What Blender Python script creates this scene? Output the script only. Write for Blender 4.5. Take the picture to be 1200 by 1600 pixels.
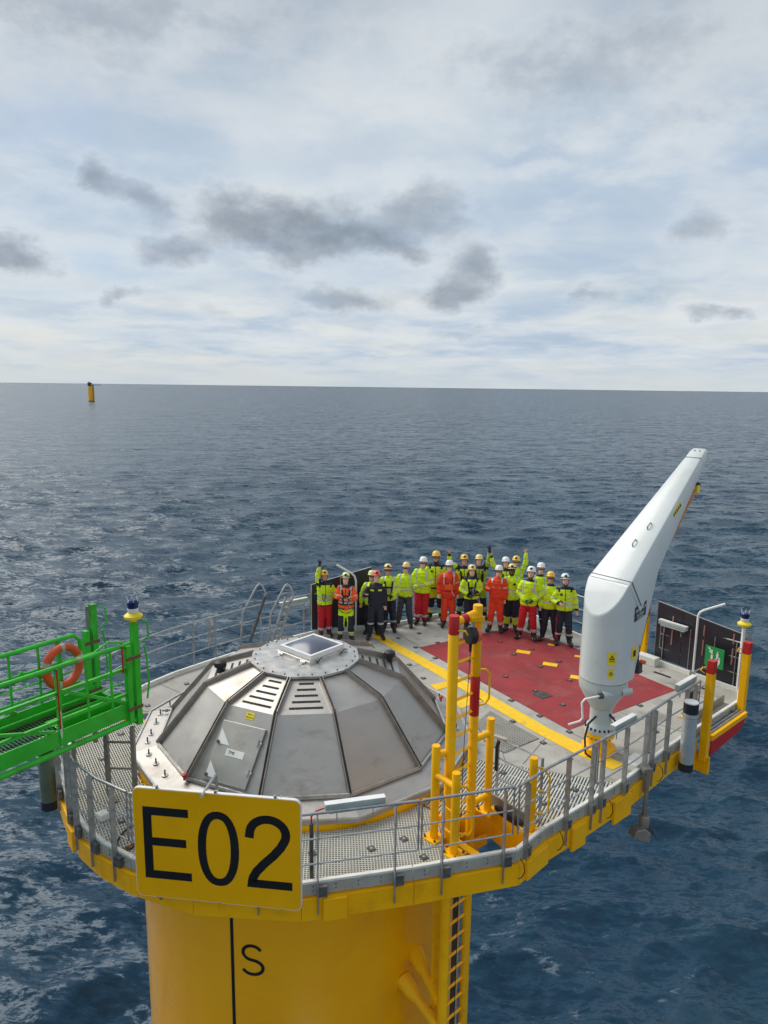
import bpy, bmesh, math, random
import numpy as np
from mathutils import Vector, Matrix, noise as mnoise
R = math.radians; PI = math.pi
random.seed(7)
S = bpy.context.scene
for o in list(bpy.data.objects): bpy.data.objects.remove(o)

# ------------------------------------------------------------------ camera
CAMH = 6.5
cd = bpy.data.cameras.new('camera'); cam = bpy.data.objects.new('camera', cd); S.collection.objects.link(cam)
S.camera = cam
cd.sensor_fit = 'VERTICAL'; cd.sensor_height = 24.0; cd.sensor_width = 18.0
cd.lens = 1107 / 1600 * 24.0; cd.clip_start = 0.1; cd.clip_end = 60000
pitch, roll = R(10.0146), math.atan(15 / 1200)
Fw = Vector((0, math.cos(pitch), -math.sin(pitch))); Up = Vector((0, math.sin(pitch), math.cos(pitch))); Rt = Vector((1, 0, 0))
right = math.cos(roll) * Rt + math.sin(roll) * Up; up = -math.sin(roll) * Rt + math.cos(roll) * Up
M = Matrix((right, up, -Fw)).transposed().to_4x4(); M.translation = (0, 0, CAMH); cam.matrix_world = M

# ------------------------------------------------------------------ sky, sun, exposure
SUN_EL, SUN_AZ = R(46), R(-54)          # azimuth from +Y towards +X
sun_dir = Vector((math.sin(SUN_AZ) * math.cos(SUN_EL), math.cos(SUN_AZ) * math.cos(SUN_EL), math.sin(SUN_EL)))
W = bpy.data.worlds.new('World'); S.world = W; W.use_nodes = True
nt = W.node_tree; N = nt.nodes; L = nt.links; N.clear()
def nd(tree, typ, **kw):
    n = tree.nodes.new(typ)
    for k, v in kw.items():
        if k.startswith('i_'): n.inputs[k[2:].replace('_', ' ')].default_value = v
        else: setattr(n, k, v)
    return n
def math_(tree, op, a, b=None, c=None, clamp=False):
    n = tree.nodes.new('ShaderNodeMath'); n.operation = op; n.use_clamp = clamp
    for i, v in enumerate((a, b, c)):
        if v is None: continue
        if isinstance(v, (int, float)): n.inputs[i].default_value = v
        else: tree.links.new(v, n.inputs[i])
    return n.outputs[0]
def mixc(tree, fac, a, b, mode='MIX'):
    n = tree.nodes.new('ShaderNodeMix'); n.data_type = 'RGBA'; n.blend_type = mode
    for s, v in ((n.inputs[0], fac), (n.inputs[6], a), (n.inputs[7], b)):
        if isinstance(v, (int, float)): s.default_value = v
        elif isinstance(v, tuple): s.default_value = v if len(v) == 4 else (*v, 1)
        else: tree.links.new(v, s)
    return n.outputs[2]
def ramp(tree, v, a, b, c0=0.0, c1=1.0):
    n = tree.nodes.new('ShaderNodeMapRange'); n.interpolation_type = 'SMOOTHSTEP'
    tree.links.new(v, n.inputs[0])
    for i, x in zip((1, 2, 3, 4), (a, b, c0, c1)): n.inputs[i].default_value = x
    return n.outputs[0]
def lin(r, g, b):
    f = lambda c: (c / 255 / 12.92) if c / 255 <= 0.04045 else ((c / 255 + 0.055) / 1.055) ** 2.4
    return (f(r), f(g), f(b))
out = N.new('ShaderNodeOutputWorld'); bg = N.new('ShaderNodeBackground'); L.new(bg.outputs[0], out.inputs[0])
sky = nd(nt, 'ShaderNodeTexSky', sky_type='NISHITA', sun_disc=False, sun_elevation=SUN_EL, sun_rotation=SUN_AZ)
skyc = nt.nodes.new('ShaderNodeVectorMath'); skyc.operation = 'SCALE'; skyc.inputs['Scale'].default_value = 0.10
L.new(sky.outputs[0], skyc.inputs[0])
tc = N.new('ShaderNodeTexCoord'); sep = N.new('ShaderNodeSeparateXYZ'); L.new(tc.outputs['Generated'], sep.inputs[0])
dx, dy, dz = sep.outputs
az = math_(nt, 'ARCTAN2', dx, dy); el = math_(nt, 'ARCSINE', dz)
elc = math_(nt, 'MAXIMUM', el, 0.0)
# cloud-layer coordinates (flattened towards the horizon like a real layer)
den = math_(nt, 'ADD', math_(nt, 'MAXIMUM', dz, 0.0), 0.13)
cl = N.new('ShaderNodeCombineXYZ'); L.new(math_(nt, 'DIVIDE', dx, den), cl.inputs[0]); L.new(math_(nt, 'DIVIDE', dy, den), cl.inputs[1])
def noise(tree, vec, scale, detail=6, rough=0.55, dist=0.0, dims='3D'):
    n = nd(tree, 'ShaderNodeTexNoise', noise_dimensions=dims); n.inputs['Scale'].default_value = scale
    n.inputs['Detail'].default_value = detail; n.inputs['Roughness'].default_value = rough; n.inputs['Distortion'].default_value = dist
    if vec is not None: tree.links.new(vec, n.inputs['Vector'])
    return n
n1 = noise(nt, cl.outputs[0], 0.75, 8, 0.55, 0.3); n2 = noise(nt, cl.outputs[0], 1.9, 9, 0.6, 0.2)
ae = N.new('ShaderNodeCombineXYZ'); L.new(az, ae.inputs[0]); L.new(math_(nt, 'MULTIPLY', el, 1.55), ae.inputs[1])
nw = noise(nt, ae.outputs[0], 9.0, 7, 0.62); nw2 = noise(nt, ae.outputs[0], 22.0, 6, 0.65)
sw = N.new('ShaderNodeSeparateXYZ'); L.new(nw.outputs['Color'], sw.inputs[0])
wa = math_(nt, 'MULTIPLY_ADD', math_(nt, 'SUBTRACT', sw.outputs[0], 0.5), 0.12, az)
we = math_(nt, 'MULTIPLY_ADD', math_(nt, 'SUBTRACT', sw.outputs[1], 0.5), 0.085, el)
nh = noise(nt, ae.outputs[0], 14.0, 8, 0.6)
sv = N.new('ShaderNodeCombineXYZ'); L.new(az, sv.inputs[0]); L.new(math_(nt, 'MULTIPLY', el, 5.5), sv.inputs[1])
nstr = noise(nt, sv.outputs[0], 4.5, 7, 0.6, 0.4)
def blob(cx, cy, hw, hh):
    # cloud centre / half size in degrees of azimuth and elevation
    a = math_(nt, 'DIVIDE', math_(nt, 'SUBTRACT', wa, R(cx)), R(hw * 1.1)); e = math_(nt, 'DIVIDE', math_(nt, 'SUBTRACT', we, R(cy)), R(hh * 1.18))
    d = math_(nt, 'ADD', math_(nt, 'MULTIPLY', a, a), math_(nt, 'MULTIPLY', e, e))
    return math_(nt, 'POWER', 2.718, math_(nt, 'MULTIPLY', d, -1.0))
F = 1107.0
def pdir(x, y):
    X, Y = x - 600, y - 800
    a = X * math.cos(roll) + Y * math.sin(roll); b = -X * math.sin(roll) + Y * math.cos(roll)
    v = Vector((a / F, math.cos(pitch) - b / F * math.sin(pitch), -math.sin(pitch) - b / F * math.cos(pitch))).normalized()
    return math.degrees(math.atan2(v.x, v.y)), math.degrees(math.asin(v.z))
def field(lst):
    acc = None
    for (x, y, w, h, s) in lst:
        a, e = pdir(x, y); a2, _ = pdir(x + w, y); _, e2 = pdir(x, y + h)
        b = math_(nt, 'MULTIPLY', blob(a, e, max(0.6, abs(a2 - a)), max(0.5, abs(e - e2))), s)
        acc = b if acc is None else math_(nt, 'ADD', acc, b)
    return acc
dark = field([(455, 350, 125, 42, 1.0), (530, 375, 75, 26, .75), (350, 318, 45, 30, .5), (150, 282, 30, 34, .8), (222, 312, 36, 22, .7), (268, 385, 50, 20, .75),
              (15, 400, 60, 28, 1.05), (195, 455, 36, 12, .65), (670, 330, 70, 36, .6), (755, 408, 44, 26, .85), (702, 458, 42, 22, .95),
              (540, 468, 80, 20, .75), (632, 392, 40, 14, .5), (1085, 358, 44, 36, .65), (925, 466, 30, 16, .55), (1125, 495, 48, 11, .65), (710, 528, 44, 11, .5),
              (330, 495, 40, 16, .35), (130, 95, 120, 36, .36), (860, 120, 240, 50, .38), (1040, 190, 150, 30, .3), (1000, 50, 200, 40, .3), (300, 30, 260, 34, .4), (60, 20, 150, 30, .35)])
blue = field([(185, 415, 110, 26, .9), (130, 320, 90, 40, .4), (1000, 462, 90, 8, .9), (800, 240, 110, 8, .6), (1010, 345, 130, 40, .4), (120, 190, 130, 36, .6),
              (760, 330, 60, 30, .5), (560, 430, 90, 24, .4), (420, 250, 120, 26, .4), (980, 410, 100, 20, .4), (60, 470, 90, 16, .4)])
# bright thin veil with soft mottling, blue showing in gaps
veil = mixc(nt, ramp(nt, n1.outputs[0], .38, .62), lin(176, 194, 213), lin(204, 214, 222))
veil = mixc(nt, ramp(nt, n2.outputs[0], .40, .62, 0, .55), veil, lin(224, 228, 230))
gap = math_(nt, 'MULTIPLY', blue, ramp(nt, n2.outputs[0], .35, .6), clamp=True)
gapc = mixc(nt, 0.45, skyc.outputs[0], lin(150, 180, 214))
veil = mixc(nt, math_(nt, 'MULTIPLY', gap, .95), veil, gapc)
# warm bright streaks low over the horizon
low = ramp(nt, el, R(0.5), R(11), 1, 0)
stre = math_(nt, 'MULTIPLY', ramp(nt, nstr.outputs[0], .44, .66), low)
veil = mixc(nt, math_(nt, 'MULTIPLY', stre, .7), veil, lin(226, 224, 214))
stre2 = math_(nt, 'MULTIPLY', ramp(nt, nstr.outputs[0], .5, .32), low)
veil = mixc(nt, math_(nt, 'MULTIPLY', stre2, .45), veil, lin(170, 187, 205))
veil = mixc(nt, ramp(nt, el, R(3.0), R(0.2), 0, .7), veil, lin(200, 208, 212))
# greyer overhead
topg = ramp(nt, el, R(14), R(30), 0, 1)
gr = math_(nt, 'MULTIPLY', topg, ramp(nt, n1.outputs[0], .62, .42, .35, 1))
veil = mixc(nt, math_(nt, 'MULTIPLY', gr, .65), veil, lin(150, 160, 172))
# dark cumulus patches
edge = math_(nt, 'MULTIPLY_ADD', math_(nt, 'SUBTRACT', nh.outputs[0], .5), 1.0, dark)
edge = math_(nt, 'MULTIPLY_ADD', math_(nt, 'SUBTRACT', nw2.outputs[0], .5), .5, edge)
dmask = math_(nt, 'MULTIPLY', ramp(nt, edge, .12, .95), ramp(nt, dark, .03, .32))
rim = math_(nt, 'MULTIPLY', ramp(nt, edge, .02, .22), ramp(nt, edge, .5, .2))
veil = mixc(nt, math_(nt, 'MULTIPLY', math_(nt, 'MULTIPLY', rim, ramp(nt, dark, .03, .12)), .12), veil, lin(232, 234, 235))
body = mixc(nt, ramp(nt, nh.outputs[0], .35, .65), lin(128, 139, 152), lin(156, 167, 180))
full = mixc(nt, math_(nt, 'MULTIPLY', dmask, .85), veil, body)
L.new(full, bg.inputs[0]); bg.inputs[1].default_value = 0.735
# ordinary grey-blue light from below the horizon (only seen past the sea's edge)
sd = bpy.data.lights.new('sun', 'SUN'); sd.energy = 2.0; sd.angle = R(45); sd.color = (1.0, .95, .87)
so = bpy.data.objects.new('sun', sd); S.collection.objects.link(so)
so.rotation_euler = sun_dir.to_track_quat('Z', 'Y').to_euler()
S.view_settings.view_transform = 'Standard'; S.view_settings.look = 'None'
S.view_settings.exposure = 0.52; S.view_settings.gamma = 1.0; S.view_settings.use_curve_mapping = False

# ------------------------------------------------------------------ materials
MATS = {}
def mat(name, col, rough=.5, metal=0.0, var=.12, vscale=3.0, bump=.0, bscale=40.0, dirt=None, damt=.3, dscale=1.3, coat=0.0, spec=.5, stretch=None):
    if name in MATS: return MATS[name]
    m = bpy.data.materials.new(name); m.use_nodes = True; t = m.node_tree
    p = t.nodes['Principled BSDF']; t.links
    tc = t.nodes.new('ShaderNodeTexCoord'); v = tc.outputs['Object']
    if stretch:
        mp = t.nodes.new('ShaderNodeMapping'); mp.inputs['Scale'].default_value = stretch; t.links.new(v, mp.inputs[0]); v = mp.outputs[0]
    n = noise(t, v, vscale, 6, .6)
    c0 = tuple(max(0, c * (1 - var)) for c in col); c1 = tuple(min(1, c * (1 + var)) for c in col)
    c = mixc(t, ramp(t, n.outputs[0], .3, .7), c0, c1)
    if dirt is not None:
        dn = noise(t, v, dscale, 8, .68, .4)
        c = mixc(t, ramp(t, dn.outputs[0], .5, .72, 0, damt), c, dirt)
    t.links.new(c, p.inputs['Base Color'])
    p.inputs['Metallic'].default_value = metal; p.inputs['Specular IOR Level'].default_value = spec
    t.links.new(ramp(t, n.outputs[0], .25, .75, max(.02, rough - .07), min(1, rough + .07)), p.inputs['Roughness'])
    if coat: p.inputs['Coat Weight'].default_value = coat; p.inputs['Coat Roughness'].default_value = .12
    if bump:
        bn = noise(t, v, bscale, 4, .6); b = t.nodes.new('ShaderNodeBump'); b.inputs['Strength'].default_value = bump; b.inputs['Distance'].default_value = .01
        t.links.new(bn.outputs[0], b.inputs['Height']); t.links.new(b.outputs[0], p.inputs['Normal'])
    MATS[name] = m; return m
YEL = (.98, .49, .002)
m_yel = mat('yellow_paint', YEL, .38, var=.06, vscale=1.5, dirt=(.55, .22, .01), damt=.35, dscale=2.2, bump=.06, bscale=30, spec=.25)
m_tow = mat('tower_paint', (1.0, .455, .001), .30, var=.05, vscale=.5, dirt=(.70, .28, .01), damt=.3, dscale=.7, coat=.5, bump=.02, bscale=3, spec=.25)
m_mark = mat('deck_marking', (.90, .56, .01), .6, var=.08, vscale=3, dirt=(.35, .25, .08), damt=.45, dscale=3)
m_red = mat('red_paint', (.50, .012, .010), .45, var=.1, vscale=3)
m_mat = mat('red_deck_coating', (.29, .028, .033), .72, var=.16, vscale=1.1, dirt=(.36, .11, .10), damt=.5, dscale=1.6, bump=.25, bscale=90)
m_deck = mat('grp_deck', (.40, .385, .345), .8, var=.14, vscale=1.2, dirt=(.17, .16, .14), damt=.75, dscale=1.8, bump=.3, bscale=120)
m_grp = mat('grp_grating', (.56, .55, .49), .7, var=.1, vscale=2, dirt=(.36, .33, .26), damt=.4, dscale=1.2)
m_kerb = mat('pale_kerb', (.74, .735, .68), .6, var=.07, vscale=2, dirt=(.42, .39, .31), damt=.5, dscale=3)
m_kface = mat('shaded_grey_kerb_face', (.36, .36, .32), .6, var=.12, vscale=4, dirt=(.20, .19, .16), damt=.5, dscale=3)  # face grey, darkened to carry the shade of the outer side
m_clamp = mat('clamp_steel', (.15, .15, .148), .55, .5, var=.25, vscale=9)
m_galv = mat('galvanised_steel', (.40, .41, .41), .5, .75, var=.18, vscale=9, dirt=(.26, .24, .22), damt=.4, dscale=6)
m_steel = mat('stainless_sheet', (.44, .42, .395), .48, .85, var=.08, vscale=1.3, dirt=(.28, .24, .20), damt=.6, dscale=1.5, bump=.05, bscale=8, stretch=(1, 1, 2.2))
m_steel2 = mat('stainless_trim', (.62, .60, .57), .34, .85, var=.1, vscale=5, dirt=(.33, .29, .25), damt=.4, dscale=4)
m_rib = mat('seam_steel', (.34, .31, .28), .45, .7, var=.15, vscale=6)
m_dsteel = mat('dark_steel', (.10, .098, .095), .5, .5, var=.2, vscale=6)
m_blk = mat('black_rubber', (.014, .014, .016), .55, var=.2)
m_blkp = mat('black_lettering', (.010, .009, .009), .4, var=.1)
m_scr = mat('charcoal_panel', (.020, .021, .030), .42, var=.15, vscale=1.5, dirt=(.05, .05, .055), damt=.3)
m_wht = mat('white_paint', (.78, .78, .76), .4, var=.04, dirt=(.5, .47, .4), damt=.2)
m_crane = mat('crane_gelcoat', (.64, .675, .665), .33, var=.03, vscale=.8, dirt=(.46, .49, .47), damt=.35, dscale=1.3, coat=.3)
m_cran2 = mat('crane_column_paint', (.50, .545, .535), .38, var=.04, vscale=1.5, dirt=(.36, .38, .35), damt=.3)
m_green = mat('green_gangway_paint', (.028, .47, .025), .38, var=.12, vscale=3, dirt=(.07, .10, .015), damt=.55, dscale=2.5)
m_dgrn = mat('dark_green_grating', (.020, .12, .03), .6, var=.2)
m_lgrn = mat('bright_green_plate', (.10, .60, .04), .5, var=.1, dirt=(.05, .3, .03), damt=.3)
m_rust = mat('rusty_steel', (.16, .085, .045), .8, var=.3, vscale=8)
m_post = mat('weathered_steel_post', (.25, .235, .20), .6, .4, var=.2, vscale=5)
m_org = mat('lifebuoy_orange', (.70, .085, .015), .5, var=.1, dirt=(.4, .08, .03), damt=.3)
m_band = mat('grey_band', (.42, .40, .36), .6)
m_sgn = mat('sign_yellow', (.90, .46, .001), .42, spec=.2, var=.04, vscale=1.0, dirt=(.62, .32, .01), damt=.25)
m_ylab = mat('warning_yellow', (.85, .66, .02), .5, var=.05)
m_sgreen = mat('safety_green', (.01, .32, .06), .5, var=.05)
m_tube = mat('pale_green_grey_tube', (.50, .56, .54), .3, var=.05, coat=.4)
m_navy = mat('navy_plate', (.012, .018, .05), .4)
m_bluelens = mat('blue_lens', (.01, .02, .10), .12, var=.05)
m_dark = mat('vent_dark', (.012, .012, .012), .8)
m_seam = mat('deck_seam', (.13, .125, .115), .9)
m_wellshade = mat('grating_well_shade', (.10, .10, .09), .9)  # dark colour plays the shade below the mesh bars
m_cable = mat('black_cable', (.012, .012, .014), .5)
m_pink = mat('faded_red_paint', (.42, .20, .16), .5)
def glassy(name, col, rough=.06):
    m = mat(name, col, rough, 0, var=.05, spec=.8); return m
m_sky_l = glassy('skylight_acrylic', (.10, .11, .16), .30)

# ------------------------------------------------------------------ mesh helpers
OFF = {}
class MB:
    def __init__(s): s.v = []; s.f = []; s.m = []; s.mi = 0
    def add(s, vs, fs):
        b = len(s.v); s.v += [tuple(v) for v in vs]; s.f += [tuple(b + i for i in f) for f in fs]; s.m += [s.mi] * len(fs)
        return s
    def hexa(s, c8):
        return s.add(c8, [(0, 3, 2, 1), (4, 5, 6, 7), (0, 1, 5, 4), (1, 2, 6, 5), (2, 3, 7, 6), (3, 0, 4, 7)])
    def frame(s, o, ax, ay, azz, sx, sy, sz):
        o = Vector(o); ax = Vector(ax) * sx / 2; ay = Vector(ay) * sy / 2; a2 = Vector(azz) * sz / 2
        return s.hexa([o - ax - ay - a2, o + ax - ay - a2, o + ax + ay - a2, o - ax + ay - a2, o - ax - ay + a2, o + ax - ay + a2, o + ax + ay + a2, o - ax + ay + a2])
    def box(s, c, size, rz=0.0):
        return s.frame(c, (math.cos(rz), math.sin(rz), 0), (-math.sin(rz), math.cos(rz), 0), (0, 0, 1), *size)
    def bar(s, p, q, w, h, upv=(0, 0, 1)):
        p, q = Vector(p), Vector(q); d = (q - p); l = d.length
        if l < 1e-6: return s
        d /= l; u = Vector(upv); sd = d.cross(u)
        if sd.length < 1e-4: sd = d.cross(Vector((1, 0, 0)))
        sd.normalize(); u = sd.cross(d)
        return s.frame((p + q) / 2, d, sd, u, l, w, h)
    def rings(s, rings, cap=True, close=False):
        n = len(rings[0]); vs = [v for r in rings for v in r]; fs = []
        k = len(rings)
        for i in range(k if close else k - 1):
            for j in range(n):
                a = i * n + j; b = i * n + (j + 1) % n; i2 = (i + 1) % k
                fs.append((a, b, i2 * n + (j + 1) % n, i2 * n + j))
        if cap and not close: fs.append(tuple(range(n))[::-1]); fs.append(tuple((k - 1) * n + j for j in range(n)))
        return s.add(vs, fs)
    def tube(s, path, r, n=8, close=False):
        P = [Vector(p) for p in path]; k = len(P); rr = r if isinstance(r, (list, tuple)) else [r] * k
        rings = []; prev = None
        for i in range(k):
            if close: d = P[(i + 1) % k] - P[i - 1]
            else: d = (P[min(i + 1, k - 1)] - P[max(i - 1, 0)])
            d.normalize()
            if prev is None:
                a = d.cross(Vector((0, 0, 1)));
                if a.length < 1e-3: a = d.cross(Vector((0, 1, 0)))
            else: a = prev - d * prev.dot(d)
            a.normalize(); prev = a; b = d.cross(a)
            rings.append([P[i] + (a * math.cos(2 * PI * j / n) + b * math.sin(2 * PI * j / n)) * rr[i] for j in range(n)])
        return s.rings(rings, True, close)
    def cyl(s, p, q, r1, r2=None, n=16): return s.tube([p, q], [r1, r1 if r2 is None else r2], n)
    def lathe(s, c, prof, n=24, a0=0):
        rings = [[(c[0] + r * math.cos(a0 + 2 * PI * j / n), c[1] + r * math.sin(a0 + 2 * PI * j / n), c[2] + z) for j in range(n)] for r, z in prof]
        return s.rings(rings)
    def ell(s, c, r, n=12, m=8, rot=None):
        rings = []
        for i in range(1, m):
            t = PI * i / m
            ring = []
            for j in range(n):
                v = Vector((r[0] * math.sin(t) * math.cos(2 * PI * j / n), r[1] * math.sin(t) * math.sin(2 * PI * j / n), -r[2] * math.cos(t)))
                if rot is not None: v = rot @ v
                ring.append(Vector(c) + v)
            rings.append(ring)
        return s.rings(rings)
    def prism(s, poly, z0, z1):
        n = len(poly)
        return s.add([(x, y, z0) for x, y in poly] + [(x, y, z1) for x, y in poly],
                     [tuple(range(n))[::-1], tuple(range(n, 2 * n))] + [(i, (i + 1) % n, n + (i + 1) % n, n + i) for i in range(n)])
    def extr(s, poly, o, ax, ay, th):
        # polygon in plane (ax, ay) at o, thickness along the normal
        o = Vector(o); ax = Vector(ax).normalized(); ay = Vector(ay).normalized(); nn = ax.cross(ay)
        n = len(poly); a = [o + ax * x + ay * y for x, y in poly]
        return s.add(a + [p + nn * th for p in a], [tuple(range(n))[::-1], tuple(range(n, 2 * n))] + [(i, (i + 1) % n, n + (i + 1) % n, n + i) for i in range(n)])
    def build(s, name, mats, parent=None, smooth=None, bevel=0.0, org=(0, 0, 0), tag=None):
        me = bpy.data.meshes.new(name)
        off = OFF.get(parent.name, Vector((0, 0, 0))) if parent else Vector(org)
        me.from_pydata([tuple(Vector(v) - off) for v in s.v], [], s.f)
        mats = mats if isinstance(mats, (list, tuple)) else [mats]
        for m in mats: me.materials.append(m)
        me.polygons.foreach_set('material_index', [min(i, len(mats) - 1) for i in s.m])
        bm = bmesh.new(); bm.from_mesh(me); bmesh.ops.recalc_face_normals(bm, faces=bm.faces); bm.to_mesh(me); bm.free()
        if smooth is not None:
            me.polygons.foreach_set('use_smooth', [True] * len(me.polygons)); me.set_sharp_from_angle(angle=R(smooth))
        o = bpy.data.objects.new(name, me); S.collection.objects.link(o)
        if bevel:
            b = o.modifiers.new('bevel', 'BEVEL'); b.width = bevel; b.segments = 2; b.limit_method = 'ANGLE'; b.angle_limit = R(40)
        if parent: o.parent = parent; OFF[o.name] = off
        else: o.location = org; OFF[o.name] = Vector(org)
        if tag: o['label'], o['category'] = tag[0], tag[1]
        if tag and len(tag) > 2: o['group'] = tag[2]
        return o
def thing(name, label, cat, loc=(0, 0, 0), group=None, rz=0.0):
    o = bpy.data.objects.new(name, None); S.collection.objects.link(o); o.location = loc; o.rotation_euler = (0, 0, rz)
    o.empty_display_size = .2; o['label'] = label; o['category'] = cat
    if group: o['group'] = group
    OFF[o.name] = Vector(loc); return o
def text_mesh(name, s, size, o, ax, ay, m, parent, th=.002, align='CENTER'):
    cu = bpy.data.curves.new(name, 'FONT'); cu.body = s; cu.size = size; cu.extrude = th / 2; cu.align_x = align; cu.align_y = 'CENTER'; cu.resolution_u = 2
    t = bpy.data.objects.new('tmp', cu); S.collection.objects.link(t)
    me = bpy.data.meshes.new_from_object(t.evaluated_get(bpy.context.evaluated_depsgraph_get())); bpy.data.objects.remove(t)
    ax = Vector(ax).normalized(); ay = Vector(ay).normalized(); n = ax.cross(ay); off = OFF.get(parent.name, Vector())
    for v in me.vertices: v.co = Vector(o) - off + ax * v.co.x + ay * v.co.y + n * v.co.z
    me.materials.clear(); me.materials.append(m); me.name = name
    ob = bpy.data.objects.new(name, me); S.collection.objects.link(ob); ob.parent = parent; return ob
def lerp(a, b, t): return Vector(a) * (1 - t) + Vector(b) * t

#SECTION_SEA
# ------------------------------------------------------------------ sea
SEA = -17.5
def build_sea():
    rng = np.random.RandomState(3)
    th = [np.linspace(-PI, R(-52), 90, endpoint=False), np.linspace(R(-52), R(52), 760), np.linspace(R(52), PI, 90, endpoint=False)[1:]]
    th = np.concatenate(th); nth = len(th)
    r = [4.0]
    while r[-1] < 45000:
        x = r[-1]; r.append(x * (1.0085 if x < 900 else (1.02 if x < 3000 else 1.25)))
    r = np.array(r); nr = len(r)
    RR, TT = np.meshgrid(r, th, indexing='ij'); X = RR * np.sin(TT); Y = RR * np.cos(TT); Z = np.zeros_like(X)
    dX = np.zeros_like(X); dY = np.zeros_like(X)
    sp = RR * 0.0085
    for i in range(170):
        u = rng.rand()
        if i < 8: lam = rng.uniform(14, 30); amp = .0013 * lam; a0 = R(-12) + R(14) * rng.randn()
        else: lam = .7 * (10 / .7) ** u; amp = .0075 * lam ** .75 * rng.uniform(.5, 1.3); a0 = R(-6) + R(30) * rng.randn()
        k = 2 * PI / lam
        kx, ky = k * math.sin(a0), k * math.cos(a0); ph = rng.rand() * 6.28
        w = np.clip((lam / (sp * 2.6)) - 1, 0, 1)
        p = kx * X + ky * Y + ph
        Z += amp * w * np.cos(p); c = amp * w * np.sin(p) * .9
        dX -= c * kx / k; dY -= c * ky / k
    V = np.stack([X + dX, Y + dY, Z + SEA], -1).reshape(-1, 3)
    i, j = np.meshgrid(np.arange(nr - 1), np.arange(nth), indexing='ij'); j2 = (j + 1) % nth
    Fq = np.stack([i * nth + j, i * nth + j2, (i + 1) * nth + j2, (i + 1) * nth + j], -1).reshape(-1, 4)[:, ::-1]
    me = bpy.data.meshes.new('sea'); nf = len(Fq)
    me.vertices.add(len(V)); me.vertices.foreach_set('co', V.astype(np.float32).ravel())
    me.loops.add(nf * 4); me.loops.foreach_set('vertex_index', Fq.astype(np.int32).ravel())
    me.polygons.add(nf); me.polygons.foreach_set('loop_start', np.arange(0, nf * 4, 4, dtype=np.int32)); me.update(calc_edges=True)
    me.polygons.foreach_set('use_smooth', np.ones(nf, dtype=bool))
    m = bpy.data.materials.new('sea_water'); m.use_nodes = True; t = m.node_tree; p = t.nodes['Principled BSDF']
    g = t.nodes.new('ShaderNodeNewGeometry'); mp = t.nodes.new('ShaderNodeMapping'); mp.inputs['Rotation'].default_value = (0, 0, R(8)); mp.inputs['Scale'].default_value = (.42, 1, 1)
    t.links.new(g.outputs['Position'], mp.inputs[0])
    big = noise(t, g.outputs['Position'], .035, 4, .6)
    p.inputs['IOR'].default_value = 1.333
    base = mixc(t, ramp(t, big.outputs[0], .35, .65), (.0110, .038, .070), (.0160, .050, .080))
    # foam flecks on a few crests
    sz = t.nodes.new('ShaderNodeSeparateXYZ'); t.links.new(g.outputs['Position'], sz.inputs[0])
    fn = noise(t, mp.outputs[0], 1.1, 8, .7, .3)
    foam = math_(t, 'MULTIPLY', ramp(t, fn.outputs[0], .66, .74), ramp(t, sz.outputs[2], SEA + .28, SEA + .55))
    base = mixc(t, math_(t, 'MULTIPLY', foam, .15), base, (.55, .60, .62))
    t.links.new(base, p.inputs['Base Color'])
    p.inputs['Roughness'].default_value = .25; p.inputs['Specular Tint'].default_value = (.74, .87, 1.0, 1); p.inputs['Specular IOR Level'].default_value = .50
    # short chop as slopes (independent of distance, so the far sea keeps its facets)
    def slope(vec, sc, d, kx_, ky_, prev):
        n_ = noise(t, vec, sc, d, .70, .35); v1 = t.nodes.new('ShaderNodeVectorMath'); v1.operation = 'SUBTRACT'; t.links.new(n_.outputs['Color'], v1.inputs[0]); v1.inputs[1].default_value = (.5, .5, .5)
        v2 = t.nodes.new('ShaderNodeVectorMath'); v2.operation = 'MULTIPLY_ADD'; t.links.new(v1.outputs[0], v2.inputs[0]); v2.inputs[1].default_value = (kx_, ky_, 0); t.links.new(prev, v2.inputs[2]); return v2.outputs[0]
    far = t.nodes.new('ShaderNodeVectorMath'); far.operation = 'LENGTH'; t.links.new(g.outputs['Position'], far.inputs[0])
    v = slope(mp.outputs[0], 2.7, 8, 1.5, 3.4, g.outputs['Normal'])
    v = slope(mp.outputs[0], .55, 6, 1.3, 2.9, v)
    v = slope(mp.outputs[0], .13, 5, .5, 1.1, v)
    vn = t.nodes.new('ShaderNodeVectorMath'); vn.operation = 'NORMALIZE'; t.links.new(v, vn.inputs[0]); t.links.new(vn.outputs[0], p.inputs['Normal'])
    me.materials.append(m)
    o = bpy.data.objects.new('sea', me); S.collection.objects.link(o); o['kind'] = 'structure'
build_sea()

#SECTION_PLATFORM
# ------------------------------------------------------------------ platform
CX, CY = -1.43, 12.52
C3 = Vector((CX, CY, 0))
OUT = [(-5.70, 12.75), (-5.68, 12.0), (-5.49, 11.22), (-5.22, 10.62), (-4.87, 10.08), (-4.38, 9.45), (-3.93, 9.06), (-3.40, 8.74), (-2.45, 8.37), (-1.02, 8.27), (0.46, 8.61), (1.95, 9.02), (2.45, 9.53),
       (3.19, 10.13), (4.21, 10.99), (5.21, 11.97), (6.06, 12.72), (7.55, 14.02), (7.86, 14.62), (7.25, 15.45), (6.62, 16.36), (5.23, 18.05), (4.3, 19.8), (1.85, 19.74), (0.04, 18.6), (-1.85, 18.0),
       (-3.1, 16.95), (-4.04, 15.95), (-4.72, 15.15), (-5.16, 14.45), (-5.5, 13.6)]
def inside(p, poly):
    x, y = p; c = False; n = len(poly)
    for i in range(n):
        x1, y1 = poly[i]; x2, y2 = poly[(i + 1) % n]
        if (y1 > y) != (y2 > y) and x < (x2 - x1) * (y - y1) / (y2 - y1) + x1: c = not c
    return c
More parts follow.
